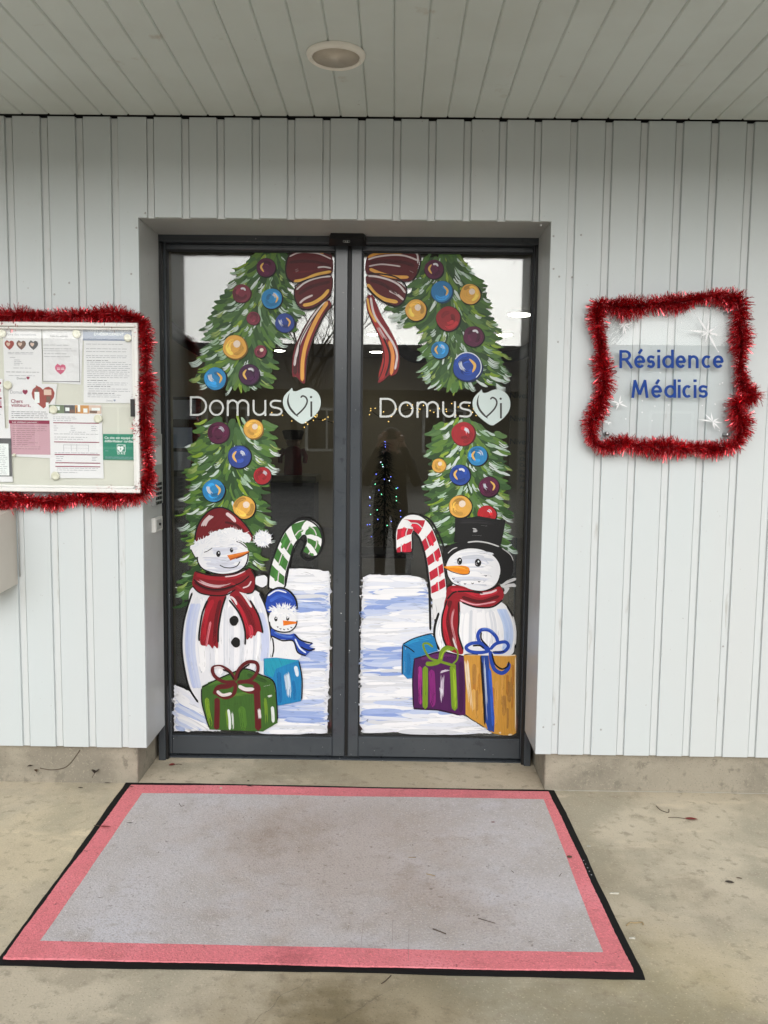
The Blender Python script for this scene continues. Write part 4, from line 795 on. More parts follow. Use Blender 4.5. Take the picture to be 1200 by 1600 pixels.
for q, wd, dr in (([(650, 380), (662, 520), (690, 840)], 40, .35), ([(1066, 360), (1066, 640), (1066, 1000)], 9, .3), ([(900, 350), (1000, 352), (1070, 345)], 8, .25), ([(1000, 1026), (1045, 1022)], 14, .3), ([(930, 1000), (945, 1024)], 14, .4)): p.stroke(q, wd, (240, 224, 196), dr, (.2, .4), .6)
p.line([(628, 345), (680, 338), (750, 342)], 8); gg = p.build('painted_gift', label='painted golden gift box with blue ribbon')
p = Paint(leafR).use(*K_); RB = (34, 72, 172)
p.poly([(770, 350), (835, 350), (850, 500), (868, 700), (888, 880), (885, 1005), (830, 985), (820, 940), (800, 900), (785, 650)], (34, 70, 150), ang=1.5)
for q, wd, c, dr, de in (([(795, 360), (810, 640), (830, 920)], 22, (206, 218, 236), .35, .55), ([(778, 400), (795, 640), (805, 930)], 20, (18, 32, 74), .1, .3), ([(845, 460), (862, 700), (876, 960)], 26, (52, 96, 200), .15, .4)): p.stroke(q, wd, c, dr, (.1, .3), de)
p.line([(770, 350), (778, 500), (795, 760), (805, 945)], 12)
for q, wd in (([(850, 310), (780, 265), (745, 190), (770, 135), (840, 135), (900, 190), (918, 250)], 30), ([(850, 310), (790, 250), (700, 245), (645, 280), (680, 315), (770, 325), (850, 310)], 28), ([(850, 300), (900, 250), (980, 235), (1005, 275), (960, 320), (870, 325)], 28), ([(852, 310), (862, 400), (890, 470), (950, 500), (1000, 465), (1012, 410)], 34)): p.stroke(q, wd, RB, 0, (.05, .08), .1)
for q, wd in (([(865, 330), (890, 420), (950, 465), (1000, 440), (1010, 400)], 14), ([(700, 268), (760, 265), (800, 290)], 14), ([(775, 150), (775, 210), (830, 275)], 14), ([(870, 318), (930, 322), (975, 315)], 10)): p.stroke(q, wd, BLK, .05, (.2, .3), .2)
for q, wd in (([(780, 125), (840, 125), (890, 165)], 9), ([(700, 238), (760, 240)], 8)): p.stroke(q, wd, (108, 146, 226), .2, (.3, .4), .5)
p.build('painted_ribbon', gg)

# ---- vinyl lettering on both leaves
def arc(cx, cy, rx, ry, a0, a1, n=14): return [(cx+rx*math.cos(math.radians(a0+(a1-a0)*i/n)), cy+ry*math.sin(math.radians(a0+(a1-a0)*i/n))) for i in range(n+1)]
M['vinyl'] = mat('pale_vinyl', (0.60, 0.63, 0.61), 0.5); M['vinyl_heart'] = mat('mint_vinyl', (0.60, 0.70, 0.68), 0.5)
class Flat(Paint):
    """like Paint, plain material"""
    def done(s, name, mtl, parent=None):
        parent = parent or s.lf['root']; o0 = wloc(parent)
        me = bpy.data.meshes.new(name); me.from_pydata([tuple(v-o0) for v in s.v], [], s.f); me.update(); return link_mesh(name, me, mtl, parent)
NT_ = (0, 0)
def logo(lf, dx, dy):
    T = (L_[0]+dx, L_[1]+dy, L_[2])
    def glyph(strokes):
        p = Flat(lf).use(*T)
        for q in strokes: p.stroke(q, 15, (200, 200, 200), 0, (0, 0), smooth=False)
        p.done('lettering', M['vinyl'])
    glyph([[(92, 146), (92, 298)], [(84.5, 153), (140, 153)]+arc(140, 222, 70, 69, -90, 90, 24)+[(84.5, 291)]])
    glyph([arc(291, 236, 51, 56, 0, 360, 40)])
    glyph([[(380, 176), (380, 300)], arc(418, 220, 38, 42, -180, 0, 20)+[(456, 298)], arc(498, 220, 42, 42, -180, 0, 20)+[(540, 300)]])
    glyph([[(581, 174), (581, 245)]+arc(627, 245, 46, 46, 180, 0, 20)[::1]+[(673, 174)], [(673, 174), (673, 300)]])
    glyph([[(796, 184)]+arc(752, 207, 38, 27, -80, -260, 14)+[(770, 238)]+arc(760, 265, 40, 27, -75, 100, 14)+[(706, 288)]])
    p = Flat(lf).use(*T)
    p.poly([(880, 80), (868, 95), (845, 115), (818, 150), (810, 195), (822, 240), (850, 280), (900, 325), (958, 360), (1010, 335), (1060, 295), (1095, 245), (1106, 195), (1095, 140), (1060, 100), (1010, 80), (965, 85), (920, 105), (890, 103)], (200, 220, 215), True)
    h = p.done('logo_heart', M['vinyl_heart'])
    p = Flat(lf).use(*T)
    p.poly([(862, 120), (848, 150), (842, 195), (858, 240), (885, 275), (915, 300), (930, 303), (900, 268), (872, 232), (858, 195), (856, 155)], (20, 20, 18), True)
    p.stroke([(912, 298), (950, 265), (985, 225), (1000, 185), (990, 155), (965, 143), (948, 158)], 13, (20, 20, 18), 0, (.1, .4))
    p.stroke([(1032, 186), (1032, 306)], 15, (20, 20, 18), 0, (0, 0), smooth=False); p.disc(1030, 152, 9, (20, 20, 18), wob=0)
    p.done('logo_cutout', M['logo_dark'], h)
M['logo_dark'] = mat('logo_dark', (0.02, 0.02, 0.018), 0.3)
logo(leafL, 0, 0); logo(leafR, 296.3, 2.6)

# ================================================================== TEXT
def text_mb(txt, x, z, y, h=None, wdt=None, align='LEFT', thick=0.0):
    """flat lettering of the built-in font facing the camera side (y-); x, z = baseline start; h = capital height"""
    cu = bpy.data.curves.new('txt', 'FONT'); cu.body = txt; cu.size = 1; cu.resolution_u = 3; cu.offset = thick
    ob = bpy.data.objects.new('txt', cu); me = bpy.data.meshes.new_from_object(ob)
    v = [p.co.copy() for p in me.vertices]; f = [tuple(q.vertices) for q in me.polygons]
    bpy.data.objects.remove(ob); bpy.data.curves.remove(cu); bpy.data.meshes.remove(me)
    mb = MB()
    if not v: return mb
    x0, x1 = min(p.x for p in v), max(p.x for p in v)
    k = h/0.70 if h else wdt/(x1-x0); kx = wdt/(x1-x0) if wdt else k
    off = x-(x1-x0)*kx/2 if align == 'CENTER' else x
    mb.add([(off+(p.x-x0)*kx, y, z+p.y*k) for p in v], f); return mb
def lines_mb(mb, x0, x1, z0, z1, n, y, th=0.0016, words=True, ragged=0.35):
    """rows of illegible small print"""
    for i in range(n):
        z = z0+(z1-z0)*i/max(1, n-1); e = x1-(x1-x0)*random.uniform(0, ragged); x = x0
        while x < e-.004:
            l = random.uniform(.006, .026) if words else (e-x)
            mb.add([(x, y, z), (min(x+l, e), y, z), (min(x+l, e), y, z+th), (x, y, z+th)], [(0, 1, 2, 3)]); x += l+.0035
    return mb
def quad(mb, x0, z0, x1, z1, y): return mb.add([(x0, y, z0), (x1, y, z0), (x1, y, z1), (x0, y, z1)], [(0, 1, 2, 3)])
def heart(mb, cx, cz, r, y):
    pts = [(.0, -1.0), (.55, -.55), (.92, -.05), (1.0, .35), (.85, .72), (.5, .88), (.2, .80), (0, .62), (-.2, .8), (-.62, 1.0), (-.60, .86), (-.88, .65), (-1, .3), (-.92, -.1), (-.55, -.55)]
    return mb.add([(cx+r*a, y, cz+r*b) for a, b in pts], [tuple(range(len(pts)))])

# ================================================================== NOTICE BOARD (left)
NB0 = (0, 470, 4.6154)
YB = -0.052
def nb(cx, cy, y=-0.020): return at(NB0[0]+cx/NB0[2], NB0[1]+cy/NB0[2], y)
bx1, bzt, bzb = nb(990, 160, YB).x, nb(900, 158, YB).z, nb(900, 1386, YB).z; bx0_ = bx1-1.02
fwd = .017
board = empty('notice_board', ((bx0_+bx1)/2, 0, bzb), 'white framed glazed notice board full of papers hanging on the wall', 'notice board')
for a, b in (((bx0_, bzt-fwd), (bx1, bzt)), ((bx0_, bzb), (bx1, bzb+fwd)), ((bx0_, bzb+fwd+.0003), (bx0_+fwd, bzt-fwd-.0003)), ((bx1-fwd, bzb+fwd+.0003), (bx1, bzt-fwd-.0003))):
    MB().bbox((a[0], YB, a[1]), (b[0], -.001, b[1]), .003).build('frame_rail', M['board_frame'], board)
i0, i1, j0, j1 = bx0_+fwd, bx1-fwd, bzb+fwd, bzt-fwd
MB().box((i0+.0003, -.016, j0+.0003), (i1-.0003, -.002, j1-.0003)).build('back_panel', M['board_back'], board)
for a, b in (((i0, j1-.010), (i1, j1)), ((i0, j0), (i1, j0+.010)), ((i0, j0+.0102), (i0+.010, j1-.0102)), ((i1-.010, j0+.0102), (i1, j1-.0102))):
    MB().bbox((a[0]+.0004, YB+.010, a[1]+.0004), (b[0]-.0004, YB+.022, b[1]-.0004), .002).build('inner_rail', M['board_frame'], board)
MB().box((i0+.004, YB+.0125, j0+.004), (i1-.004, YB+.0165, j1-.004)).build('glass_pane', M['thin_glass'], board)
a, b = nb(945, 835, YB), nb(972, 710, YB)
MB().bbox((a.x, YB-.008, a.z), (b.x, YB+.0095, b.z), .002).build('handle', M['black_plastic'], board)
k = nb(968, 1340, YB+.02); MB().prism([(k.x-.006, YB+.008, k.z-.010), (k.x+.008, YB+.008, k.z-.010), (k.x+.008, YB+.008, k.z+.006)], [(k.x-.006, YB+.0098, k.z-.010), (k.x+.008, YB+.0098, k.z-.010), (k.x+.008, YB+.0098, k.z+.006)]).build('corner_clip', M['grey_plastic'], board)

SHY = -0.0165; _sh = [0]
GS = 'notices pinned behind the glass'
def sheet(corners, label, mtl='paper', cat_='notice'):
    """corners TL, TR, BR, BL in crop coordinates"""
    _sh[0] += 1; y = SHY-.0012*_sh[0]*.7
    pts = [nb(*c, y) for c in corners]; n = 6; mb = MB(); V = []
    for j in range(n+1):
        for i in range(n+1):
            u, v = i/n, j/n; p = pts[0].lerp(pts[1], u).lerp(pts[3].lerp(pts[2], u), v)
            V.append((p.x, p.y-.0006*(abs(math.sin(u*3.1))*abs(math.cos(v*2.2))), p.z))
    mb.add(V, [(j*(n+1)+i, (j+1)*(n+1)+i, (j+1)*(n+1)+i+1, j*(n+1)+i+1) for j in range(n) for i in range(n)])
    o = mb.build('notice_sheet', M[mtl], None, loc=tuple((pts[0]+pts[2])/2), smooth=True)
    tag(o, label, cat_, GS); return o, y-.0009
def pr(o, y, fn, name, mtl):
    mb = MB(); fn(mb); return mb.build(name, M[mtl], o, fix=False)
X = lambda c: nb(c, 700).x
Z = lambda c: nb(500, c).z
def bars(o, y, spec, mtl, th=.0016, name='printed_text', words=True):
    mb = MB()
    for (a, b, c, d, n, *rg) in spec: lines_mb(mb, X(a), X(b), Z(c), Z(d), n, y, th, words, rg[0] if rg else .35)
    return mb.build(name, M[mtl], o, fix=False)
def rects(o, y, spec, mtl, name='printed_block'):
    mb = MB()
    for (a, b, c, d) in spec: quad(mb, X(a), Z(d), X(c), Z(b), y)
    return mb.build(name, M[mtl], o, fix=False)
def words(o, y, txt, cx, cy, h, mtl, name='printed_heading', wdt=None, thick=0.0):
    return text_mb(txt, X(cx), Z(cy), y, h=h*.557e-3, wdt=(wdt*.557e-3 if wdt else None), thick=thick).build(name, M[mtl], o, fix=False)
# 1 three hearts
o, y = sheet([(20, 203), (306, 205), (302, 602), (32, 598)], 'white notice with three small round photos across its top')
words(o, y, 'Faire des rencontres', 58, 254, 16, 'ink_grey', wdt=212)
for i, (cx, cc) in enumerate(((78, 'ink_red'), (163, 'ink_brown'), (250, 'ink_charcoal'))):
    mb = MB(); heart(mb, X(cx), Z(322), .019, y-.0002); h = mb.build('heart_picture', M[cc], o, fix=False)
    mb = MB(); heart(mb, X(cx-8), Z(318), .008, y-.0004); mb.build('picture_detail', M['ink_skin'], h, fix=False)
bars(o, y, [(66, 275, 378, 388, 2), (78, 150, 415, 415, 1), (108, 170, 432, 468, 4, .5), (100, 235, 490, 490, 1, .1), (66, 270, 545, 548, 1, .05)], 'ink_grey'); bars(o, y, [(48, 285, 519, 519, 1, .02)], 'ink_dark', .0016)
words(o, y, 'Domus', 125, 570, 15, 'ink_dark', wdt=64); mb = MB(); heart(mb, X(205), Z(560), .0065, y); mb.build('logo_heart', M['ink_burgundy'], o, fix=False)
# 2 plastic sleeve with pink heart
o, y = sheet([(308, 203), (600, 205), (585, 605), (312, 585)], 'list in a clear plastic sleeve with one pink heart', 'sleeve')
words(o, y, 'Liste des activités', 375, 262, 15, 'ink_charcoal', wdt=122)
bars(o, y, [(322, 540, 322, 348, 2, .6), (325, 545, 384, 405, 2, .3)], 'ink_grey')
bars(o, y, [(318, 560, 362, 362, 1, .0)], 'ink_grey', .0008, 'rule', False)
mb = MB()
for a in ((310, 207, 313, 582), (576, 207, 579, 588), (310, 580, 579, 584)): quad(mb, X(a[0]), Z(a[3]), X(a[2]), Z(a[1]), y)
mb.build('sleeve_edge', M['ink_charcoal'], o, fix=False)
mb = MB(); heart(mb, X(440), Z(493), .0215, y); h = mb.build('logo_heart', M['ink_heart'], o, fix=False); bars(h, y-.0003, [(415, 470, 488, 498, 2, .1)], 'ink_white', .0022)
# 3 tariff sheet
o, y = sheet([(605, 190), (962, 190), (962, 740), (603, 735)], 'white price list with a slate blue header bar')
hd = rects(o, y, [(607, 192, 960, 285)], 'ink_slate', 'header_bar')
words(hd, y-.0003, "D'HÉBERGEMENT", 688, 247, 18, 'ink_white', wdt=212, thick=.02); words(hd, y-.0003, 'TARIFS DES PRESTATIONS', 640, 222, 15, 'ink_white', wdt=300)
bars(o, y, [(628, 950, 312, 312, 1, .4), (628, 950, 345, 365, 2, .1), (628, 950, 395, 408, 2, .1), (632, 950, 442, 500, 5, .2), (632, 950, 512, 552, 4, .15), (632, 950, 590, 604, 2, .3), (640, 950, 634, 650, 2, .1), (632, 950, 678, 692, 2, .3)], 'ink_grey')
bars(o, y, [(632, 820, 430, 430, 1, .2), (632, 830, 574, 574, 1, .3), (632, 820, 617, 617, 1, .2), (632, 830, 666, 666, 1, .02)], 'ink_dark', .0018)
words(o, y, 'Domus', 768, 722, 12, 'ink_grey', wdt=44); mb = MB(); heart(mb, X(826), Z(715), .0045, y); mb.build('logo_heart', M['ink_slate'], o, fix=False)
# 4 visitors
o, y = sheet([(62, 598), (412, 600), (358, 1135), (60, 1120)], 'letter headed Chers visiteurs with a heart shaped photo')
words(o, y, 'Domus', 76, 674, 24, 'ink_grey', wdt=86); mb = MB(); heart(mb, X(183), Z(662), .0105, y); mb.build('logo_heart', M['ink_burgundy'], o, fix=False)
words(o, y, 'Chers', 79, 740, 25, 'ink_burgundy', wdt=84, thick=.015); words(o, y, 'visiteurs,', 79, 768, 25, 'ink_burgundy', wdt=140, thick=.015)
mb = MB(); heart(mb, X(312), Z(695), .046, y); ph = mb.build('heart_picture', M['ink_red'], o, fix=False)
rects(ph, y-.0002, [(250, 660, 285, 740), (330, 735, 350, 765)], 'ink_white', 'picture_detail'); rects(ph, y-.0003, [(318, 642, 372, 682)], 'ink_skin', 'picture_detail'); rects(ph, y-.0004, [(258, 640, 278, 660), (335, 690, 365, 735)], 'ink_brown', 'picture_detail')
bars(o, y, [(80, 345, 806, 848, 4, .06)], 'ink_dark', .0018)
pk = rects(o, y, [(66, 866, 354, 1112)], 'ink_pink', 'pink_box'); rects(pk, y-.0002, [(60, 865, 352, 890)], 'ink_burgundy', 'box_header'); words(pk, y-.0004, 'Les visiteurs peuvent :', 84, 884, 12, 'ink_white', wdt=185)
bars(pk, y-.0003, [(92, 345, 908, 908, 1, .02), (84, 345, 926, 1072, 11, .6)], 'ink_brown', .0012)
# 5 price sheet with strip of photos
o, y = sheet([(352, 748), (732, 750), (748, 1282), (362, 1278)], 'price sheet with a strip of four photos along its top')
for q, mm in (((352, 752, 462, 812), 'ink_lawn'), ((462, 752, 540, 812), 'ink_charcoal'), ((540, 752, 640, 812), 'ink_orange'), ((640, 752, 730, 812), 'ink_skin')): rects(o, y, [q], mm, 'strip_picture')
rects(o, y-.0002, [(470, 770, 500, 795), (560, 752, 578, 800), (600, 775, 630, 805), (660, 770, 720, 790), (400, 762, 430, 790)], 'ink_white', 'picture_detail'); rects(o, y-.0003, [(500, 785, 535, 810), (548, 770, 556, 810), (645, 790, 700, 808)], 'ink_brown', 'picture_detail')
bars(o, y, [(380, 560, 840, 866, 3, .3), (384, 420, 905, 935, 3, .3), (505, 540, 905, 935, 3, .2), (655, 700, 905, 935, 3, .2), (495, 620, 948, 948, 1, .02), (384, 705, 962, 962, 1, .02), (386, 640, 985, 1000, 2, .2), (384, 705, 1098, 1098, 1, .02), (395, 460, 1125, 1155, 3, .3), (655, 695, 1128, 1150, 3, .2), (398, 705, 1208, 1222, 2, .1), (398, 560, 1240, 1240, 1, .1)], 'ink_grey')
bars(o, y, [(380, 710, 884, 884, 1, 0), (383, 710, 1022, 1022, 1, 0), (385, 712, 1112, 1112, 1, 0), (388, 714, 1172, 1172, 1, 0), (388, 714, 1198, 1198, 1, 0)], 'ink_burgundy', .0036, 'burgundy_rule', False)
rects(o, y, [(450, 1040, 452, 1085), (505, 1040, 507, 1085), (545, 1035, 547, 1085), (630, 1035, 632, 1085), (450, 1038, 632, 1040), (450, 1062, 632, 1063)], 'ink_grey', 'table_grid')
# 6 defibrillator notice
o, y = sheet([(743, 960), (976, 962), (976, 1148), (743, 1146)], 'green defibrillator notice with a white heart symbol', 'ink_green')
words(o, y, "Ce site est équipé d'u", 750, 992, 17, 'ink_white', wdt=222, thick=.012); words(o, y, 'défibrillateur cardiaqu', 750, 1016, 17, 'ink_white', wdt=222, thick=.012)
sq = MB()
for a in ((838, 1032, 900, 1035), (838, 1083, 900, 1086), (838, 1035, 841, 1083), (897, 1035, 900, 1083)): quad(sq, X(a[0]), Z(a[3]), X(a[2]), Z(a[1]), y)
sq.build('symbol_frame', M['ink_white'], o, fix=False)
mb = MB(); heart(mb, X(864), Z(1064), .0125, y); hh = mb.build('heart_symbol', M['ink_white'], o, fix=False)
mb = MB(); mb.add([(X(866), y-.0003, Z(1052)), (X(858), y-.0003, Z(1066)), (X(864), y-.0003, Z(1065)), (X(861), y-.0003, Z(1078)), (X(871), y-.0003, Z(1060)), (X(865), y-.0003, Z(1061))], [(0, 1, 2, 5), (2, 3, 4, 5)]); mb.build('bolt_symbol', M['ink_green'], hh, fix=False)
rects(o, y, [(888, 1036, 892, 1048), (884, 1040, 896, 1044)], 'ink_white', 'plus_symbol'); words(o, y, 'D A E', 842, 1103, 15, 'ink_white', wdt=54, thick=.02)
bars(o, y, [(750, 970, 1124, 1132, 2, .05), (752, 776, 1080, 1080, 1, .0)], 'ink_slate', .0014)
# 7, 8 at the left edge
o, y = sheet([(-160, 560), (18, 562), (40, 985), (-150, 985)], 'partly visible white paper with pink tables at the left edge')
rects(o, y, [(-120, 592, 14, 606), (-120, 702, 14, 715), (-120, 762, 14, 778)], 'ink_burgundy', 'table_header'); bars(o, y, [(-130, 12, 622, 660, 4, .2), (-130, 12, 725, 750, 3, .2), (-130, 12, 800, 900, 8, .3)], 'ink_grey'); rects(o, y-.0002, [(-120, 640, 12, 662), (-120, 730, 12, 758)], 'ink_pink', 'table_row')
mb = MB(); heart(mb, X(40-5), Z(950), .006, y); mb.build('logo_heart', M['ink_burgundy'], o, fix=False)
o, y = sheet([(-170, 920), (74, 920), (92, 1305), (-150, 1305)], 'white paper with a dark grey framed page at the lower left edge')
gr_ = rects(o, y, [(-140, 997, 74, 1272)], 'ink_charcoal', 'grey_border'); pg = rects(gr_, y-.0003, [(-120, 1035, 54, 1265)], 'ink_white', 'inner_page'); bars(gr_, y-.0005, [(-110, 46, 1055, 1255, 16, .15)], 'ink_grey')
# magnets
def mag(cx, cy, r, label):
    p = nb(cx, cy, -.026); rr = r*.557e-3
    m_ = empty('magnet', (p.x, -.024, p.z), label, 'magnet', 'round cream magnets on the notice board')
    MB().lathe((p.x, -.024, p.z), [(rr, 0), (rr, -.005), (rr*.9, -.0075), (rr*.62, -.0085), (rr*.55, -.0078), (0.0001, -.0078)], 'y', 28).build('cap', M['magnet'], m_, smooth=True)
    MB().lathe((p.x, -.024, p.z), [(rr*.8, .008), (rr*.8, .0002)], 'y', 20).build('magnet_core', M['steel'], m_)
for a in ((16, 234, 28, 'cream magnet at the top left corner of the three photo notice'), (553, 238, 30, 'cream magnet on the top right of the plastic sleeve'), (922, 268, 27, 'cream magnet on the slate blue header'),
          (55, 608, 30, 'cream magnet above the letter headed Chers visiteurs'), (385, 785, 30, 'cream magnet covering the left photo of the strip'), (708, 850, 30, 'cream magnet on the right edge of the price sheet'),
          (400, 1262, 30, 'lowest cream magnet at the foot of the price sheet'), (103, 1112, 11, 'tiny pale pin under the pink box')): mag(*a)

# ================================================================== TINSEL
def tinsel(name, path, rad, label, per_m=5200, seed=3, yoff=-.03, closed=True, wob=0.32):
    rd = random.Random(seed); q = [Vector(p) for p in path]; q = cat(q, closed, 8)
    if closed: q.append(q[0])
    root = empty(name, tuple(sum(q, Vector())/len(q)), label, 'tinsel garland')
    MB().tube(q, .0012, 6, cap=not closed).build('core_wire', M['foil_core'], root, smooth=True)
    L = [0]
    for i in range(1, len(q)): L.append(L[-1]+(q[i]-q[i-1]).length)
    n = int(L[-1]*per_m); v = []; f = []; tone = []; i = 1
    ds = sorted(rd.uniform(0, L[-1]) for _ in range(n))
    for d in ds:
        while i < len(q)-1 and L[i] < d: i += 1
        t = (q[i]-q[i-1]).normalized(); p = q[i-1].lerp(q[i], (d-L[i-1])/max(1e-9, L[i]-L[i-1]))
        e1 = t.cross(Vector((0, 1, 0))).normalized(); e2 = t.cross(e1)
        a = rd.uniform(0, 6.283); rr = rad*(1+wob*math.sin(d*23+seed)*math.sin(d*9.1+1))*rd.uniform(.5, 1.2)
        lean = rd.gauss(0, .38)+.25*math.sin(d*31)
        o = (e1*math.cos(a)+e2*math.sin(a)); dirv = (o+t*lean).normalized()
        if p.y+dirv.y*rr > -.001: dirv.y = (-.001-p.y)/rr
        bend = (t*rd.uniform(-.3, .3)+Vector((0, 0, -.22)))*rr
        w_ = rd.uniform(.0008, .0017); s = dirv.cross(Vector((rd.uniform(-1, 1), rd.uniform(-1, 1), rd.uniform(-1, 1)))).normalized()*w_
        k = len(v); m_ = p+dirv*rr*.55; e = p+dirv*rr+bend*.5
        e.y = min(e.y, -.001)
        v += [p-s, p+s, m_-s, m_+s, e-s*.7, e+s*.7]; f += [(k, k+1, k+3, k+2), (k+2, k+3, k+5, k+4)]; tone += [rd.random()]*2
    o0 = root.location; me = bpy.data.meshes.new('strands'); me.from_pydata([tuple(x-o0) for x in v], [], f)
    at_ = me.attributes.new('tone', 'FLOAT', 'FACE'); at_.data.foreach_set('value', tone); me.update()
    o = link_mesh('foil_strands', me, M['foil'], root); o['kind'] = 'stuff'; return root
M['foil_core'] = mat('foil_core', (0.10, 0.002, 0.006), 0.5, metal=.5)
SG = (890, 430, 3.871)
def sg(cx, cy, y=-.03): return at(SG[0]+cx/SG[2], SG[1]+cy/SG[2], y)
YT = -.042
tinsel('tinsel_garland', [sg(x, y, YT) for x, y in ((180, 170), (260, 188), (330, 192), (400, 186), (480, 175), (560, 168), (640, 165), (740, 148), (830, 128), (920, 132), (1000, 140), (1040, 170), (1034, 250), (1038, 330), (1042, 400), (1036, 480), (1032, 560), (1045, 630),
        (1062, 690), (1105, 708), (1130, 722), (1100, 745), (1040, 752), (1012, 790), (1030, 850), (1045, 910), (1032, 970), (1005, 1025), (930, 1042), (850, 1050), (760, 1040), (680, 1046), (600, 1035), (520, 1040), (440, 1030), (360, 1020), (300, 1010), (230, 1035), (170, 1030), (135, 985), (132, 920), (150, 850),
        (185, 780), (195, 720), (215, 650), (205, 580), (190, 500), (192, 420), (175, 340), (170, 250))], .042, 'red tinsel garland wound round the clear residence residence name sign', 7200, 5)
yb = -.022
bt = lambda cx, cy: nb(cx, cy, yb)
tinsel('tinsel_garland', [nb(-600, 118, yb), bt(-300, 112), bt(-80, 110), bt(60, 112), bt(160, 100), bt(260, 108), bt(370, 116), bt(470, 108), bt(560, 100), bt(680, 106), bt(790, 104), bt(900, 112), bt(985, 130), bt(1040, 180), bt(1048, 260), bt(1056, 340), bt(1048, 430), bt(1056, 520), bt(1060, 620), bt(1050, 700),
        bt(1048, 790), bt(1040, 880), bt(1046, 980), bt(1062, 1080), bt(1072, 1180), bt(1070, 1270), bt(1050, 1350), bt(1000, 1405), bt(920, 1412), bt(820, 1418), bt(720, 1410), bt(620, 1418), bt(520, 1430), bt(420, 1446), bt(320, 1452), bt(220, 1440), bt(120, 1432), bt(20, 1440), bt(-100, 1440), bt(-300, 1440), nb(-600, 1440, yb)],
       .040, 'red tinsel garland hung round the edge of the notice board', 6200, 9, closed=False)

# ================================================================== NAME SIGN (right)
YS = -.030
c = [sg(185, 185, YS), sg(1010, 185, YS), sg(1010, 1010, YS), sg(185, 1010, YS)]
x0, x1, z1, z0 = c[0].x, c[1].x, c[0].z, c[2].z
sign = empty('name_sign', ((x0+x1)/2, 0, z0), 'clear acrylic sign with blue letters Résidence Médicis on the cladding', 'sign')
MB().bbox((x0, YS, z0), (x1, YS+.006, z1), .001).build('acrylic_panel', M['acrylic'], sign)
for cx, cy in ((228, 958), (955, 965), (240, 225), (960, 225)):
    p_ = sg(cx, cy, YS-.002); MB().lathe((p_.x, YS, p_.z), [(.0085, .0296), (.0085, -.003), (.006, -.006), (.0001, -.0065)], 'y', 20).build('standoff_screw', M['steel'], sign, smooth=True)
YL = YS-.0006
def letter(strokes, wd=15.5):
    mb = MB(); k_ = [0]
    for q in strokes:
        k_[0] += 1; q = [Vector(a) for a in q]; m_ = len(q); L0 = []; R0 = []
        for i, p_ in enumerate(q):
            d = (q[min(i+1, m_-1)]-q[max(i-1, 0)]); nn = Vector((-d.y, d.x)).normalized()*(wd*.5)
            L0.append(p_+nn); R0.append(p_-nn)
        yf = YL-.004-.00012*k_[0]; V = []
        for i in range(m_):
            V += [sg(*L0[i], yf), sg(*R0[i], yf)]
        V2 = [Vector((a.x, YL, a.z)) for a in V]; n = len(V); F = []
        for i in range(m_-1):
            a = 2*i; F += [(a, a+1, a+3, a+2), (n+a, n+a+2, n+a+3, n+a+1), (a, a+2, n+a+2, n+a), (a+1, n+a+1, n+a+3, a+3)]
        F += [(0, n, n+1, 1), (2*m_-2, 2*m_-1, n+2*m_-1, n+2*m_-2)]
        mb.add(V+V2, F)
    return mb
def G_e(x0, x1, zt, zb):
    cx, cy, rx, ry = (x0+x1)/2, (zt+zb)/2, (x1-x0)/2-8, (zb-zt)/2-8
    return [[(cx-rx, cy), (cx+rx+2, cy)], [(cx+rx, cy+4)]+arc(cx, cy, rx, ry, -5, -180, 16)+arc(cx, cy, rx, ry, 180, 40, 14)]
def G_acc(x, zt): return [[(x-4, zt+26), (x+14, zt)]]
def G_i(x, zt, zb): return [[(x, zt), (x, zb)], [(x-9, zt-26), (x+9, zt-26)]]
def G_s(x0, x1, zt, zb):
    cx = (x0+x1)/2; h = (zb-zt); r = h/4-3; w_ = (x1-x0)/2-7
    return [[(x1-3, zt+14)]+arc(cx, zt+8+r, w_, r, -60, -250, 14)+arc(cx, zb-8-r, w_, r, -80, 120, 14)+[(x0+3, zb-15)]]
def G_d(x0, x1, zt, zb, za):
    cx, cy, rx, ry = (x0+x1)/2, (zt+zb)/2, (x1-x0)/2-8, (zb-zt)/2-8
    return [[(x1-9, za), (x1-9, zb)], arc(cx, cy, rx, ry, -20, -340, 28)]
def G_c(x0, x1, zt, zb):
    cx, cy, rx, ry = (x0+x1)/2+4, (zt+zb)/2, (x1-x0)/2-6, (zb-zt)/2-8
    return [arc(cx, cy, rx, ry, -50, -310, 24)]
def G_n(x0, x1, zt, zb):
    r = (x1-x0)/2-9; cx = (x0+x1)/2
    return [[(x0+9, zt), (x0+9, zb)], arc(cx, zt+8+r, r, r, -180, 0, 16)+[(x1-9, zb)]]
zt, zb, za = 484, 562, 452
for s_ in ([[(310, za), (310, zb)], [(302, za+9), (338, za+9)]+arc(338, za+33, 26, 24, -90, 90, 14)+[(302, za+57)], [(340, za+57), (358, zb-30), (378, zb)]],
           G_e(392, 458, zt, zb)+G_acc(424, 448), G_s(470, 516, zt, zb), G_i(540, zt, zb), G_d(562, 632, zt, zb, 450), G_e(643, 704, zt, zb), G_n(718, 782, zt, zb), G_c(798, 858, zt, zb), G_e(869, 932, zt, zb)):
    letter(s_).build('sign_letter', M['sign_blue'], sign)
zt, zb, za = 664, 742, 634
for s_ in ([[(382, zb), (396, za)], [(394, za), (424, 722)], [(424, 722), (458, za)], [(456, za), (470, zb)]],
           G_e(495, 560, zt, zb)+G_acc(528, 632), G_d(574, 646, zt, zb, 630), G_i(664, zt, zb), G_c(682, 738, zt, zb), G_i(760, zt, zb), G_s(782, 836, zt, zb)):
    letter(s_).build('sign_letter', M['sign_blue'], sign)
M['snow_paint'] = mat('white_snow_paint', (0.84, 0.85, 0.86), 0.6)
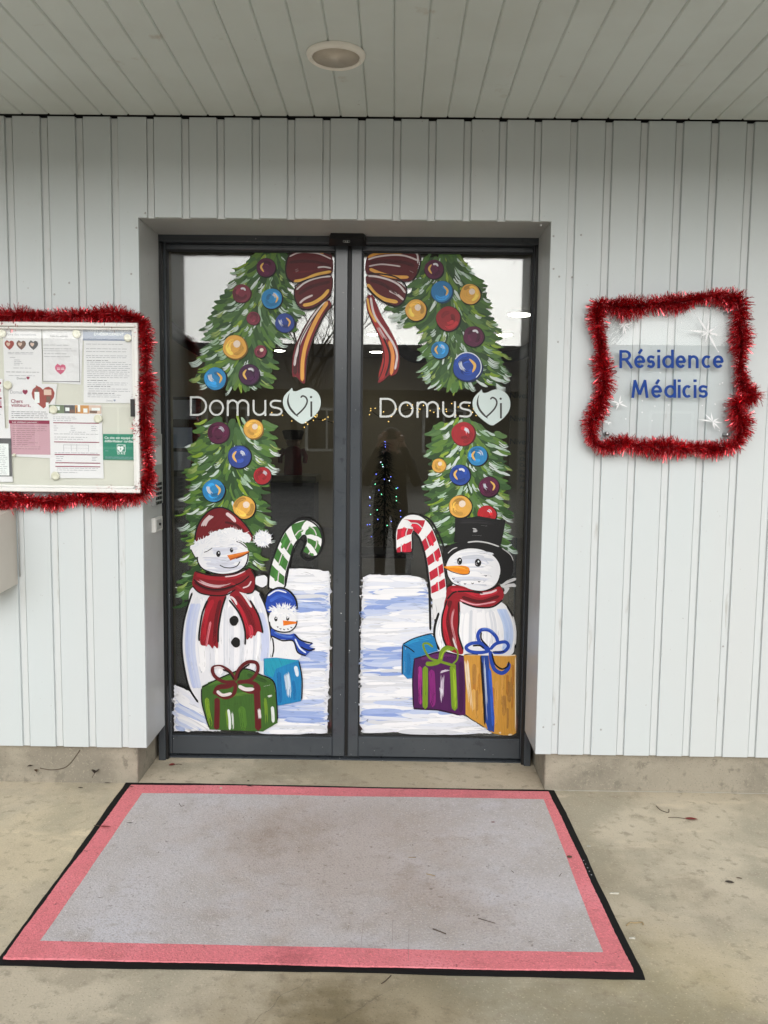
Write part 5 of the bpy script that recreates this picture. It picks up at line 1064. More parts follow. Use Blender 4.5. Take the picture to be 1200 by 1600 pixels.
def star(cx, cy, rays, wd):
    mb = MB()
    for i, (dx, dy) in enumerate(rays):
        a = sg(cx, cy, YS-.0008-.00006*i); b = sg(cx+dx, cy+dy, YS-.0008-.00006*i); d = (b-a); nn = Vector((-d.z, 0, d.x)).normalized()*(wd*.66e-3*.48); m_ = a.lerp(b, .35)
        mb.add([a, m_+nn, b, m_-nn], [(0, 1, 2, 3)])
    return mb.build('painted_star', M['snow_paint'], sign)
star(330, 300, [(-8, 70), (14, 75), (-20, -30), (8, -40), (58, -8), (-40, -4), (40, 24), (-30, 22)], 9)
star(835, 345, [(-72, -110), (68, 128), (-130, -12), (80, 22), (10, -80), (-14, 62), (50, -28), (-44, 26)], 14)
star(300, 775, [(-60, -20), (54, 24), (-20, 40), (10, -50), (24, -14), (-26, 12)], 10)
star(865, 885, [(-50, -50), (50, 50), (-90, -14), (62, 8), (-10, -60), (16, 52), (40, -22)], 10)
star(235, 890, [(-26, -4), (20, 4), (2, 18)], 9)
mb = MB()
for cx, cy in ((795, 375), (880, 315), (886, 366), (760, 230), (548, 590), (515, 793), (600, 785), (802, 788), (908, 660), (925, 652), (880, 780), (440, 760), (340, 870), (498, 880), (438, 830), (675, 285), (905, 940), (900, 462), (936, 800)):
    p_ = sg(cx, cy, YS-.0005); mb.lathe((p_.x, YS-.0002, p_.z), [(.0026, 0), (.002, -.001), (.0001, -.0014)], 'y', 10)
mb.build('painted_dots', M['snow_paint'], sign)

# ================================================================== SMALL WALL THINGS
a = at(28, 912, -.001); zt_ = at(24, 797, -.05).z
lb = empty('letter_box', (a.x-.18, -.08, a.z-.02), 'beige steel letter box on the wall below the notice board', 'letter box')
D0 = .20; X0 = a.x-.36
sec = [(-.001, a.z), (-D0, a.z-.012), (-D0, zt_-.02), (-.001, zt_+.004)]
mb = MB(); mb.v = [Vector((x, y, z)) for x in (X0, a.x) for y, z in sec]; mb.f = [(0, 1, 2, 3), (7, 6, 5, 4)]+[(i, 4+i, 4+(i+1) % 4, (i+1) % 4) for i in range(4)]
mb.build('box_body', M['beige_box'], lb)
MB().bbox((X0+.03, -D0-.006, a.z+.09), (a.x-.03, -D0-.0005, a.z+.12), .002).build('mail_flap', M['steel'], lb)
mb = MB(); mb.tube([(a.x+.004, -.004, zt_+.01), (a.x+.010, -.004, zt_-.05), (a.x+.010, -.004, a.z+.03)], .0025, 6); mb.build('cable', M['grey_plastic'], lb, smooth=True)
# intercom on the left reveal (plane x = XL)
def rv(px, py, x=XL): return atx(px, py, x)
def revbox(name, mtl, parent, p0, p1, d0, d1):
    y0_, y1_ = sorted((p0.y, p1.y)); z0_, z1_ = sorted((p0.z, p1.z))
    mb = MB(); e = .002
    R = lambda k, x: [(x, y0_+k, z0_+k), (x, y1_-k, z0_+k), (x, y1_-k, z1_-k), (x, y0_+k, z1_-k)]
    mb.add(R(e, d1)+R(0, d1-e)+R(0, d0), [(0, 1, 2, 3), (11, 10, 9, 8)]+[(k+i, k+4+i, k+4+(i+1) % 4, k+(i+1) % 4) for k in (0, 4) for i in range(4)])
    return mb.build(name, mtl, parent)
p0, p1 = rv(236, 790), rv(247.5, 678)
ic = empty('door_intercom', (XL, (p0.y+p1.y)/2, min(p0.z, p1.z)), 'grey entry intercom with dark keys on the left side of the recess', 'intercom')
revbox('intercom_housing', M['grey_plastic'], ic, p0, p1, XL+.0003, XL+.016)
ym = (p0.y+p1.y)/2; hw = abs(p1.y-p0.y)/2
for r_ in range(5):
    z = rv(244, 757+7.4*r_, XL+.016).z
    for cidx in (-1, 0, 1):
        mb = MB(); y = ym+cidx*hw*.5; mb.box((XL+.0162, y-hw*.17, z-.006), (XL+.019, y+hw*.17, z+.006)); mb.build('key', M['black_plastic'], ic)
z = rv(244, 715, XL+.016).z; revbox('speaker_grille', M['clad_joint'], ic, Vector((0, ym-hw*.7, z-.03)), Vector((0, ym+hw*.7, z+.05)), XL+.0162, XL+.0175)
p0, p1 = rv(237, 832), rv(247.8, 806)
kb = empty('key_switch', (XL, (p0.y+p1.y)/2, min(p0.z, p1.z)), 'small pale key switch box under the intercom on the recess side', 'switch')
revbox('switch_housing', M['pale_plastic'], kb, p0, p1, XL+.0003, XL+.017)
revbox('switch_plate', M['grey_plastic'], kb, p0.lerp(p1, .15), p0.lerp(p1, .85), XL+.0172, XL+.0185)
zc = (p0.z+p1.z)/2; yc = (p0.y+p1.y)/2
mb = MB(); mb.tube([(XL+.0186, yc, zc), (XL+.024, yc, zc)], .006, 12); mb.build('key_barrel', M['black_plastic'], kb)

# ================================================================== DOOR MAT
def mz(px, py, z=.004): return atz(px, py, z)
OUT = [(-8, 1507), (197, 1222), (867, 1234.5), (1008, 1529)]          # near left, far left, far right, near right
PIL = [(4, 1499), (205, 1226.5), (858, 1237.5), (990, 1520)]
FLD = [(63, 1473), (222, 1240.5), (850, 1250), (942, 1491)]
mo = [mz(*q) for q in OUT]
dm = empty('door_mat', tuple(sum(mo, Vector())/4*Vector((1, 1, 0)).length/1.41421 if False else Vector(((mo[0].x+mo[2].x)/2, (mo[0].y+mo[2].y)/2, 0))), 'grey entrance mat with a pink border and black rubber edge', 'door mat')
def edge(q, n, amp, sd):
    rd = random.Random(sd); out = []
    for i in range(4):
        a_, b_ = Vector(q[i]), Vector(q[(i+1) % 4]); L_ = (b_-a_); nn = Vector((-L_.y, L_.x, 0)).normalized(); ph = rd.uniform(0, 6)
        for k in range(n): t = k/n; out.append(a_+L_*t+nn*(amp*math.sin(t*9+ph)+amp*.6*math.sin(t*23+ph*2)+rd.uniform(-amp, amp)*.5))
    return out
ro = edge([mz(*q) for q in OUT], 40, .0018, 1)
mb = MB(); n = len(ro); mb.add([(v.x, v.y, .0005) for v in ro]+[(v.x, v.y, .0035) for v in ro]+[tuple(Vector((v.x, v.y, .0045)).lerp(Vector((dm.location.x, dm.location.y, .0045)), .004)) for v in ro],
    [(i, (i+1) % n, n+(i+1) % n, n+i) for i in range(n)]+[(n+i, n+(i+1) % n, 2*n+(i+1) % n, 2*n+i) for i in range(n)]+[tuple(range(2*n, 3*n))])
mb.build('rubber_edge', M['rubber'], dm, fix=False)
po = edge([mz(*q) for q in PIL], 120, .0016, 2); fo = edge([mz(*q) for q in FLD], 120, .0010, 3); n = len(po)
def hz(v, b): return b+.0012*math.sin(v.x*7+v.y*3)+.0008*math.sin(v.y*13-v.x*4)
mb = MB(); mb.add([(v.x, v.y, .0046) for v in po]+[(v.x, v.y, hz(v, .0085)) for v in [p_.lerp(f_, .02) for p_, f_ in zip(po, fo)]]+[(v.x, v.y, hz(v, .0085)) for v in fo],
    [(i, (i+1) % n, n+(i+1) % n, n+i) for i in range(n)]+[(n+i, n+(i+1) % n, 2*n+(i+1) % n, 2*n+i) for i in range(n)])
mb.build('pink_border', M['mat_pink'], dm, fix=False)
cc = sum(fo, Vector())/n; rings = 14; V = []; F = []
for r_ in range(rings+1):
    for v in fo: q = v.lerp(cc, r_/(rings+.5)); V.append((q.x, q.y, hz(q, .0085) if r_ else hz(q, .0084)))
for r_ in range(rings):
    for i in range(n): F.append((r_*n+i, r_*n+(i+1) % n, (r_+1)*n+(i+1) % n, (r_+1)*n+i))
F.append(tuple(range(rings*n, (rings+1)*n)))
MB().add(V, F).build('grey_field', M['mat_grey'], dm, fix=False, smooth=True)
mb = MB()
for i in range(5):
    a_ = mz(912+3.0*i, 1344+5.6*i, .0052); u = (mz(930, 1378)-mz(905, 1330)).normalized(); vv = Vector((-u.y, u.x, 0))
    mb.add([a_+vv*random.uniform(.001, .0026), a_+u*random.uniform(.003, .007)+vv*.001, a_+u*.005-vv*random.uniform(.0015, .003), a_-u*.001-vv*.002], [(0, 1, 2, 3)])
mb.build('edge_mark', M['ink_grey'], dm, fix=False)

# ================================================================== LEAVES, TWIGS, CRUMBS
def lf_mat(n, c): M[n] = mat(n, rgb(*c), 0.7, noise=[(60, 3, .4, .7, tuple(x*.6 for x in rgb(*c)))])
lf_mat('leaf_dark', (58, 48, 40)); lf_mat('leaf_red', (120, 40, 36)); lf_mat('leaf_brown', (96, 74, 54)); lf_mat('straw', (170, 150, 112)); lf_mat('twig_brown', (84, 70, 56)); lf_mat('chip_white', (196, 192, 176))
GL = 'windblown leaves and bits on the ground'
def leafm(px, py, ln, wd, ang, mtl, label, z=0.0, stem=.4, curl=.4, lobes=0, stem_m='twig_brown'):
    """ln, wd in metres, ang in degrees on the ground"""
    c = atz(px, py, z) if z >= 0 else at(px, py, .016); t = empty('dry_leaf', tuple(c), label, 'leaf', GL); u = Vector((math.cos(math.radians(ang)), math.sin(math.radians(ang)), 0)); v = Vector((-u.y, u.x, 0))
    V = []; F = []; n = 7
    for i in range(n+1):
        s_ = i/n; h = wd*.5*math.sin(math.pi*min(1, s_*.97+.02))**.8*(1+lobes*.45*math.sin(s_*19)); zc = .002+curl*ln*.35*(s_-.5)**2
        for w_ in (-1, 0, 1): V.append(c+u*(ln*(s_-.5))+v*(h*w_)+Vector((0, 0, zc+curl*abs(w_)*h*.8)))
    for i in range(n):
        for k in range(2): a_ = i*3+k; F.append((a_, a_+1, a_+4, a_+3))
    MB().add(V, F).build('leaf_blade', M[mtl], t, fix=False, smooth=True)
    if stem: MB().tube([c-u*ln*.5+Vector((0, 0, .004)), c-u*(ln*(.5+stem*.5))+v*ln*.06+Vector((0, 0, .005)), c-u*ln*(.5+stem)+v*ln*.12+Vector((0, 0, .0015))], .0011, 5).build('stem', M[stem_m], t)
    return t
def twig(pts, r, mtl, label, z=0.0, name='twig'):
    q = [atz(px, py, z)+Vector((0, 0, r)) for px, py in pts]
    o = MB().tube(cat(q, False, 4), r, 5).build(name, M[mtl], None, loc=tuple(q[len(q)//2]), smooth=True); tag(o, label, 'twig', GL); return o
leafm(269, 1196.5, .03, .018, 200, 'leaf_red', 'crumpled reddish leaf in the left corner of the doorway', stem=.9, curl=.9)
leafm(149, 1208, .034, .03, 100, 'leaf_dark', 'dark curled leaf with thin stem before the left plinth', z=-1, stem=1.0, curl=1.1, lobes=.6)
leafm(56, 1206, .03, .014, 130, 'leaf_brown', 'brown rolled leaf against the left plinth', z=-1, stem=.3, curl=1.2)
leafm(47, 1198, .022, .012, 40, 'leaf_dark', 'small dark leaf scrap at the far left foot of the wall', z=-1, stem=0, curl=.8)
leafm(168, 1224, .03, .006, 172, 'leaf_dark', 'thin dark leaf sliver just left of the mat corner', stem=0)
leafm(126, 1231.5, .022, .008, 178, 'leaf_dark', 'tiny flat leaf on bare concrete left of the mat', stem=0)
leafm(164, 1292.5, .045, .010, -4, 'leaf_red', 'reddish pointed leaf lying on the left pink border', z=.009, stem=.5)
leafm(203, 1286.5, .026, .005, 5, 'leaf_dark', 'little dark sliver on the upper left of the grey mat', z=.009, stem=0)
leafm(1080, 1281, .05, .020, -6, 'leaf_red', 'dark red leaf with long stem on the concrete at right', stem=1.2, curl=.5)
leafm(1140, 1379, .03, .016, -14, 'leaf_dark', 'dark oval leaf on the concrete far right', stem=0, curl=.2)
leafm(1155, 1373, .02, .007, -24, 'leaf_brown', 'narrow brown scrap beside the dark oval leaf', stem=0)
leafm(890, 1339.5, .02, .018, 30, 'leaf_brown', 'round brown spot leaf on the right pink border', z=.009, stem=0, curl=.1)
leafm(770.5, 1285.5, .018, .007, 0, 'leaf_red', 'tiny red leaf chip on the right of the grey mat', z=.009, stem=0)
leafm(390, 1229, .028, .006, 170, 'leaf_dark', 'small dark sliver on the far pink border', z=.009, stem=0)
leafm(205, 1230, .026, .006, 176, 'leaf_dark', 'dark sliver on the far left corner of the mat', z=.009, stem=0)
leafm(388, 1221, .012, .008, 10, 'leaf_dark', 'dark crumb on the doorstep before the far mat edge', stem=0)
twig([(1025, 1259), (1032, 1266), (1044, 1270), (1045, 1265)], .0013, 'twig_brown', 'thin hooked twig left of the red leaf')
twig([(979, 1447), (984, 1442.5), (992, 1443), (1003, 1442), (1005, 1446)], .0022, 'straw', 'pale bent straw on the concrete right of the mat', name='straw')
twig([(666, 1366), (673, 1367.5), (680, 1369.5)], .0016, 'straw', 'pale straw near the middle of the grey mat', .009, 'straw')
twig([(676, 1452), (687, 1456), (697, 1460)], .0016, 'twig_brown', 'brown twig on the lower middle of the grey mat', .009)
twig([(638, 1340), (650, 1340)], .0012, 'straw', 'short straw above the middle of the grey mat', .009, 'straw')
twig([(747, 1435), (760, 1439), (774, 1443)], .0010, 'twig_brown', 'hair thin twig on the right half of the mat', .009)
twig([(611, 1525), (603, 1533), (596, 1538)], .0016, 'twig_brown', 'dark twig sticking out over the near rubber edge')
twig([(280, 1255.5), (283, 1260), (288, 1259)], .0010, 'twig_brown', 'tiny forked twig on the upper left of the mat', .009)
twig([(799, 1361), (803, 1364)], .0012, 'twig_brown', 'tiny dark twig on the right of the grey mat', .009)
twig([(874, 1370), (877, 1365)], .0012, 'twig_brown', 'dark splinter close to the right pink border', .009)
for i, (x, y_, s_, lb_) in enumerate(((960, 1397, .016, 'white flake on the concrete right of the mat'), (988, 1467, .010, 'small white flake beside the pale straw'), (920, 1323, .007, 'white speck close to the right mat edge'), (345, 1232, .005, 'pale crumb on the far pink border'))):
    c_ = atz(x, y_, .001 if i < 3 else .010); mb = MB(); mb.prism([(c_.x-s_, c_.y, c_.z), (c_.x+s_*.8, c_.y-.002, c_.z), (c_.x+s_, c_.y+.003, c_.z+.002), (c_.x-s_*.6, c_.y+.004, c_.z+.002)], [(c_.x-s_, c_.y+.001, c_.z+.002), (c_.x+s_*.8, c_.y, c_.z+.003), (c_.x+s_, c_.y+.004, c_.z+.004), (c_.x-s_*.6, c_.y+.005, c_.z+.003)])
    tag(mb.build('paint_flake', M['chip_white'], None, loc=tuple(c_)), lb_, 'flake', GL)
# dry creeper stem on the left plinth
q = [at(125, 1172, .028), at(112, 1190, .028), at(100, 1200, .028), at(80, 1203, .028), at(62, 1200, .028)]
mb = MB(); mb.tube(cat(q, False, 4), .0016, 5)
o = mb.build('creeper_stem', M['twig_brown'], None, loc=tuple(q[2]), smooth=True); tag(o, 'dry brown creeper stem clinging to the left plinth', 'stem', GL)
for px, py, a_ in ((97, 1202, 20), (106, 1197, 60), (50, 1200, 140)): pass

# ================================================================== INSIDE THE HALL
IN_Y0, IN_Y1, IN_X0, IN_X1, IN_Z = .50, 9.5, -2.6, 2.0, 2.62
M['in_wall'] = mat('hall_wall', (0.34, 0.29, 0.20), 0.7); M['in_floor'] = mat('hall_floor', (0.12, 0.10, 0.08), 0.35, noise=[(3, 4, .4, .7, (.09, .075, .06))]); M['in_ceil'] = mat('hall_ceiling', (0.34, 0.31, 0.25), 0.8)
tag(MB().add([(IN_X0, IN_Y0, .003), (IN_X1, IN_Y0, .003), (IN_X1, IN_Y1, .003), (IN_X0, IN_Y1, .003)], [(0, 1, 2, 3)]).build('hall_floor', M['in_floor']), kind='structure')
tag(MB().box((IN_X0, IN_Y0, IN_Z), (IN_X1, IN_Y1, IN_Z+.05)).build('hall_ceiling', M['in_ceil']), kind='structure')
hw_ = MB()
for a_, b_ in (((IN_X0-.1, IN_Y0, 0), (IN_X0, IN_Y1, IN_Z)), ((IN_X1, IN_Y0, 0), (IN_X1+.1, IN_Y1, IN_Z)), ((IN_X0-.1, IN_Y1, 0), (IN_X1+.1, IN_Y1+.1, IN_Z)), ((IN_X0-.1, IN_Y0-.02, 0), (XL-.02, IN_Y0+.06, IN_Z)), ((XR+.02, IN_Y0-.02, 0), (IN_X1+.1, IN_Y0+.06, IN_Z)), ((XL-.02, IN_Y0-.07, ZT+.03), (XR+.02, IN_Y0+.06, IN_Z))): hw_.box(a_, b_)
tag(hw_.build('hall_wall', M['in_wall']), kind='structure')
M['lamp_on'] = mat('lit_lamp', (1, 1, 1), 0.5, emit=((1, .96, .85), 27.0))
def lamp(px, py, wpx, label):
    p_ = atz(px, py, IN_Z-.008); r_ = wpx/1300*(p_-CAM).length/2
    t = empty('ceiling_lamp', (p_.x, p_.y, IN_Z), label, 'ceiling light', 'lit round ceiling lamps inside the hall')
    MB().lathe((p_.x, p_.y, IN_Z), [(r_*1.08, -.0005), (r_*1.08, -.024), (r_*1.02, -.026), (r_*1.0, -.008)], n=28).build('lamp_ring', M['white_trim'], t, smooth=True)
    MB().lathe((p_.x, p_.y, IN_Z), [(r_, -.012), (r_*.92, -.030), (r_*.6, -.036), (.0001, -.038)], n=28).build('lamp_disc', M['lamp_on'], t, smooth=True)
for a_ in ((813, 489, 37, 'lit round ceiling lamp nearest the right door edge'), (788, 521, 25, 'lit round ceiling lamp behind the right garland'), (582, 520, 16, 'lit round ceiling lamp left beside the red bow tail'), (588, 548, 20, 'lit round ceiling lamp lower behind the red bow tail'), (437, 546, 16, 'lit round ceiling lamp seen through the left door leaf')): lamp(*a_)
# directory board on the right
yd = 1.5; a_, b_ = at(792, 840, yd), at(850, 590, yd)
db = empty('directory_board', ((a_.x+b_.x)/2, yd, a_.z), 'brown floor directory board behind the right glass edge', 'sign')
MB().box((a_.x, yd, a_.z), (b_.x, yd+.03, b_.z)).build('board_panel', mat('directory_panel', (0.30, 0.255, 0.19), .6), db)
MB().box((a_.x+.02, yd+.001, 0), (a_.x+.06, yd+.029, a_.z-.001)).build('post', M['anthracite'], db); MB().box((b_.x-.06, yd+.001, 0), (b_.x-.02, yd+.029, a_.z-.001)).build('post', M['anthracite'], db)
for (px, py, tx, h) in ((797, 622, 'Niveau 2', 9), (797, 658, 'Niveau 1', 9), (797, 694, 'Niveau 0', 9), (812, 710, 'Direction', 5.5), (812, 720, 'Chambres', 5.5), (812, 729, 'Cuisine', 5.5), (812, 738, 'Espace', 5.5), (812, 746, 'Restaurant', 5.5), (812, 753, 'Lecture', 5.5), (812, 764, 'Accueil', 5.5), (812, 776, 'Toilettes', 5.5)):
    p_ = at(px, py, yd-.001); text_mb(tx, p_.x, p_.z, yd-.0012, h=h/1300*4.9).build('directory_text', M['ink_dark'], db, fix=False)
# little tree with coloured lights
ty = 3.0; b_ = at(600, 860, ty); tp_ = at(598, 690, ty)
tr = empty('christmas_tree', (b_.x, ty, b_.z), 'small dark christmas tree dotted with blue lights inside the hall', 'christmas tree')
rd = random.Random(4); mb = MB(); bulbs = {'bulb_blue': MB(), 'bulb_green': MB(), 'bulb_white': MB()}
H_t = tp_.z-b_.z
for i in range(1700):
    t_ = rd.random()**.8; r_ = .19*(1-t_)+.01; a0 = rd.uniform(0, 6.283); q = Vector((b_.x+r_*math.cos(a0)*rd.uniform(.3, 1), ty+r_*math.sin(a0)*rd.uniform(.3, 1), b_.z+.05+t_*(H_t-.05))); d = Vector((math.cos(a0), math.sin(a0), -.35))*rd.uniform(.04, .07); s_ = Vector((-math.sin(a0), math.cos(a0), 0))*.005
    mb.add([q-s_, q+s_, q+d], [(0, 1, 2)])
M['fir'] = mat('fir_needles', (.03, .05, .03), .8); mb.build('foliage', M['fir'], tr, fix=False)
for i in range(34):
    t_ = rd.random(); r_ = .20*(1-t_)+.01; a0 = rd.uniform(3.3, 6.1); q = (b_.x+r_*math.cos(a0), ty+r_*math.sin(a0)-.02, b_.z+.06+t_*(H_t-.06)); k_ = rd.choice(['bulb_blue', 'bulb_blue', 'bulb_blue', 'bulb_blue', 'bulb_green', 'bulb_white']); bulbs[k_].box([x-.0026 for x in q], [x+.0026 for x in q])
for k_, c_ in (('bulb_blue', (.15, .2, 1)), ('bulb_green', (.2, 1, .5)), ('bulb_white', (.7, .8, 1))):
    bulbs[k_].build('light_bulbs', mat(k_, c_, .4, emit=(c_, 3)), tr)
mb = MB(); mb.tube([(b_.x, ty, b_.z), (b_.x, ty, tp_.z)], .008, 8); mb.build('trunk', M['twig_brown'], tr)
stn = empty('side_table', (b_.x, ty, 0), 'low dark table carrying the little lit tree', 'table')
MB().bbox((b_.x-.22, ty-.2, b_.z-.03), (b_.x+.22, ty+.2, b_.z-.0005), .003).build('table_top', M['leaf_dark'], stn)
for sx_ in (-1, 1):
    for sy_ in (-1, 1): MB().box((b_.x+sx_*.19-.015, ty+sy_*.17-.015, .003), (b_.x+sx_*.19+.015, ty+sy_*.17+.015, b_.z-.0305)).build('leg', M['leaf_dark'], stn)
# golden fairy lights and white light swags
M['bulb_gold'] = mat('bulb_gold', (1, .7, .2), .4, emit=((1, .62, .16), 1.7)); M['bulb_cold'] = mat('bulb_cold', (1, 1, 1), .4, emit=((1, 1, .95), 6))
M['garland_green'] = mat('garland_green', (.03, .035, .02), .8)
def lights(pts, y, nb_, mtl, label, r=.006, tube=.004, seed=1, jit=.05):
    rd = random.Random(seed); q = cat([at(px, py, y) for px, py in pts], False, 8)
    t = empty('light_string', tuple(q[len(q)//2]), label, 'fairy lights', 'strings of fairy lights inside the hall')
    MB().tube(q, tube, 5).build('cord', M['garland_green'], t, smooth=True)
    mb = MB()
    for i in range(nb_):
        p_ = q[rd.randrange(len(q))]+Vector((rd.uniform(-jit, jit), rd.uniform(-.01, .01)-.012, rd.uniform(-jit, jit))); mb.lathe(tuple(p_), [(.0005, -r), (r, 0), (.0005, r)], n=6)
    mb.build('light_bulbs', M[mtl], t)
lights([(425, 636), (450, 645), (470, 660), (500, 655), (530, 665)], 5.0, 22, 'bulb_gold', 'string of golden lights behind the left logo', seed=2, jit=.06)
lights([(578, 640), (600, 652), (640, 640), (680, 642), (720, 640), (760, 648)], 5.2, 36, 'bulb_gold', 'string of golden lights behind the right logo', seed=3, jit=.06)
lights([(258, 505), (275, 520), (300, 537), (325, 550), (345, 540)], 2.4, 6, 'bulb_cold', 'dark garland swag with white lights at upper left', r=.008, tube=.05, seed=5, jit=.03)
lights([(616, 532), (632, 548), (645, 556), (662, 556), (690, 540), (720, 534), (760, 552), (800, 556), (830, 543)], 2.6, 9, 'bulb_cold', 'dark garland swag with white lights at upper right', r=.008, tube=.045, seed=6, jit=.03)
# figure on a low chest
yf = 4.2; f0, f1 = at(458, 742, yf), at(458, 672, yf)
ch = empty('low_chest', (f0.x, yf, 0), 'low olive chest standing inside behind the left leaf', 'chest')
e0, e1 = at(424, 740, yf).x, at(497, 740, yf).x
MB().bbox((e0, yf-.2, f0.z-.06), (e1, yf+.3, f0.z), .004).build('chest_top', mat('olive_wood', (.16, .15, .08), .5), ch); MB().box((e0+.02, yf-.18, .003), (e1-.02, yf+.28, f0.z-.0605)).build('chest_body', M['leaf_dark'], ch)
fg = empty('toy_soldier', (f0.x, yf, f0.z), 'red and black toy figure with pale face standing on the low chest', 'figure')
H_f = f1.z-f0.z; M['toy_red'] = mat('toy_red', (.22, .02, .03), .5); M['toy_black'] = mat('toy_black', (.012, .012, .012), .6)
MB().lathe((f0.x, yf, f0.z), [(.08, .001), (.085, H_f*.1), (.075, H_f*.35), (.085, H_f*.55), (.05, H_f*.62), (.03, H_f*.64)], n=20).build('coat', M['toy_red'], fg, smooth=True)
MB().lathe((f0.x, yf, f0.z), [(.035, H_f*.641), (.06, H_f*.68), (.062, H_f*.76), (.05, H_f*.80)], n=20).build('face', M['ink_skin'], fg, smooth=True)
MB().lathe((f0.x, yf, f0.z), [(.08, H_f*.79), (.085, H_f*.85), (.10, H_f*.97), (.09, H_f), (.001, H_f*1.01)], n=20).build('hat', M['toy_black'], fg, smooth=True)
for s_ in (-1, 1): MB().tube([(f0.x+s_*.08, yf, f0.z+H_f*.56), (f0.x+s_*.115, yf-.02, f0.z+H_f*.42), (f0.x+s_*.11, yf-.05, f0.z+H_f*.28)], [.028, .024, .02], 10).build('arm', M['toy_red'], fg, smooth=True)

# ================================================================== BEHIND THE PHOTOGRAPHER (mirrored in the glass)
HY = -21.0
ho = empty('opposite_house', (0, HY-4, 0), 'long beige house with a dark roof mirrored in the door glass', 'house')
M['render'] = mat('beige_render', (.26, .235, .19), .9, noise=[(1.5, 4, .4, .7, (.22, .2, .16))]); M['tiles'] = mat('dark_tiles', (.055, .045, .04), .8, bump=(30, .4, .02))
mb = MB(); mb.box((-14, HY-8, 0), (12, HY, 2.7)); mb.build('wall', M['render'], ho)
mb = MB(); mb.prism([(-14.5, HY+.5, 2.55), (12.5, HY+.5, 2.55), (12.5, HY+.5, 2.72), (-14.5, HY+.5, 2.72)], [(-14.5, HY-4, 4.3), (12.5, HY-4, 4.3), (12.5, HY-4, 4.5), (-14.5, HY-4, 4.5)]); mb.build('roof', M['tiles'], ho)
mb = MB(); mb.prism([(-14.5, HY-4.002, 4.3), (12.5, HY-4.002, 4.3), (12.5, HY-4.002, 4.5), (-14.5, HY-4.002, 4.5)], [(-14.5, HY-8.5, 2.55), (12.5, HY-8.5, 2.55), (12.5, HY-8.5, 2.72), (-14.5, HY-8.5, 2.72)]); mb.build('roof', M['tiles'], ho)
M['dark_pane'] = mat('dark_pane', (.02, .022, .025), .08)
for x in (-11, -8, -5, -2, 1.5, 4.5, 8):
    f_ = MB(); f_.box((x-.65, HY+.001, .9), (x+.65, HY+.06, 2.2)); fo_ = f_.build('window', M['white_trim'], ho); MB().box((x-.56, HY+.061, .98), (x-.03, HY+.07, 2.12)).build('pane', M['dark_pane'], fo_); MB().box((x+.03, HY+.061, .98), (x+.56, HY+.07, 2.12)).build('pane', M['dark_pane'], fo_)
M['bark'] = mat('bark', (.06, .05, .042), .9)
def bare_tree(x, y, h, seed, label):
    rd = random.Random(seed); t = empty('bare_tree', (x, y, 0), label, 'tree', 'bare winter trees across the courtyard'); tk = MB(); br_ = MB()
    def grow(p, d, l, r, lv, mb):
        q = [p]; n = 3
        for i in range(n): d = (d+Vector((rd.gauss(0, .10), rd.gauss(0, .10), .06))).normalized(); q.append(q[-1]+d*l/n)
        mb.tube(q, [r, r*.85, r*.72, r*.58], 5 if lv > 1 else 7, cap=False)
        if lv >= 5: return
        for k in range(3 if lv < 4 else 4):
            a = rd.uniform(0, 6.28); nd = (d+Vector((math.cos(a), math.sin(a), rd.uniform(-.1, .4)))*rd.uniform(.4, .8)).normalized()
            grow(q[-1] if k < 2 else q[rd.choice((1, 2))], nd, l*rd.uniform(.62, .82), r*.52, lv+1, br_)
    grow(Vector((x, y, 0)), Vector((0, 0, 1)), h*.34, h*.022, 0, tk); tk.build('trunk', M['bark'], t, smooth=True, fix=False); br_.build('branches', M['bark'], t, fix=False)
bare_tree(-2.6, -18.5, 6.2, 3, 'bare forked tree mirrored beside the left bow tail'); bare_tree(3.6, -19.5, 6.6, 8, 'bare dense tree mirrored at the right edge of the right leaf')

# ---- the photographer, seen mirrored in the right glass
def skinned(name, verts, edges, radii, root, mats, pick, parent, sub=2):
    me = bpy.data.meshes.new(name); me.from_pydata(verts, edges, []); ob = bpy.data.objects.new(name, me); COL.objects.link(ob)
    sm = ob.modifiers.new('skin', 'SKIN'); sm.use_smooth_shade = True
    for i, d in enumerate(me.skin_vertices[0].data): d.radius = (radii[i], radii[i]); d.use_root = (i == root)
    ss = ob.modifiers.new('sub', 'SUBSURF'); ss.levels = sub; ss.render_levels = sub
    bpy.context.view_layer.update(); dg = bpy.context.evaluated_depsgraph_get(); m2 = bpy.data.meshes.new_from_object(ob.evaluated_get(dg)); m2.name = name
    ob.modifiers.clear(); ob.data = m2; bpy.data.meshes.remove(me); m2.materials.clear()
    for q in mats: m2.materials.append(q)
    for p_ in m2.polygons: p_.material_index = pick(p_.center); p_.use_smooth = True
    o0 = wloc(parent)
    for v_ in m2.vertices: v_.co = v_.co-o0
    ob.parent = parent; return ob
PXX, PYY = -.02, -3.80
pe = empty('person', (PXX, PYY, 0), 'person in a dark coat and trousers holding up a phone, mirrored in the glass', 'person')
M['coat'] = mat('dark_coat', (.014, .014, .016), .8); M['skin'] = mat('skin', (.45, .28, .21), .5); M['trousers'] = mat('dark_trousers', (.022, .024, .032), .8); M['shoe'] = mat('shoe', (.02, .018, .016), .4); M['hair'] = mat('hair', (.10, .075, .055), .6)
V = [(0, 0, .84), (0, .01, 1.0), (0, 0, 1.16), (0, .01, 1.25), (0, .03, 1.31), (0, .045, 1.37), (0, .05, 1.45)]; R_ = [.15, .145, .155, .12, .055, .085, .08]; E_d = [(0, 1), (1, 2), (2, 3), (3, 4), (4, 5), (5, 6)]
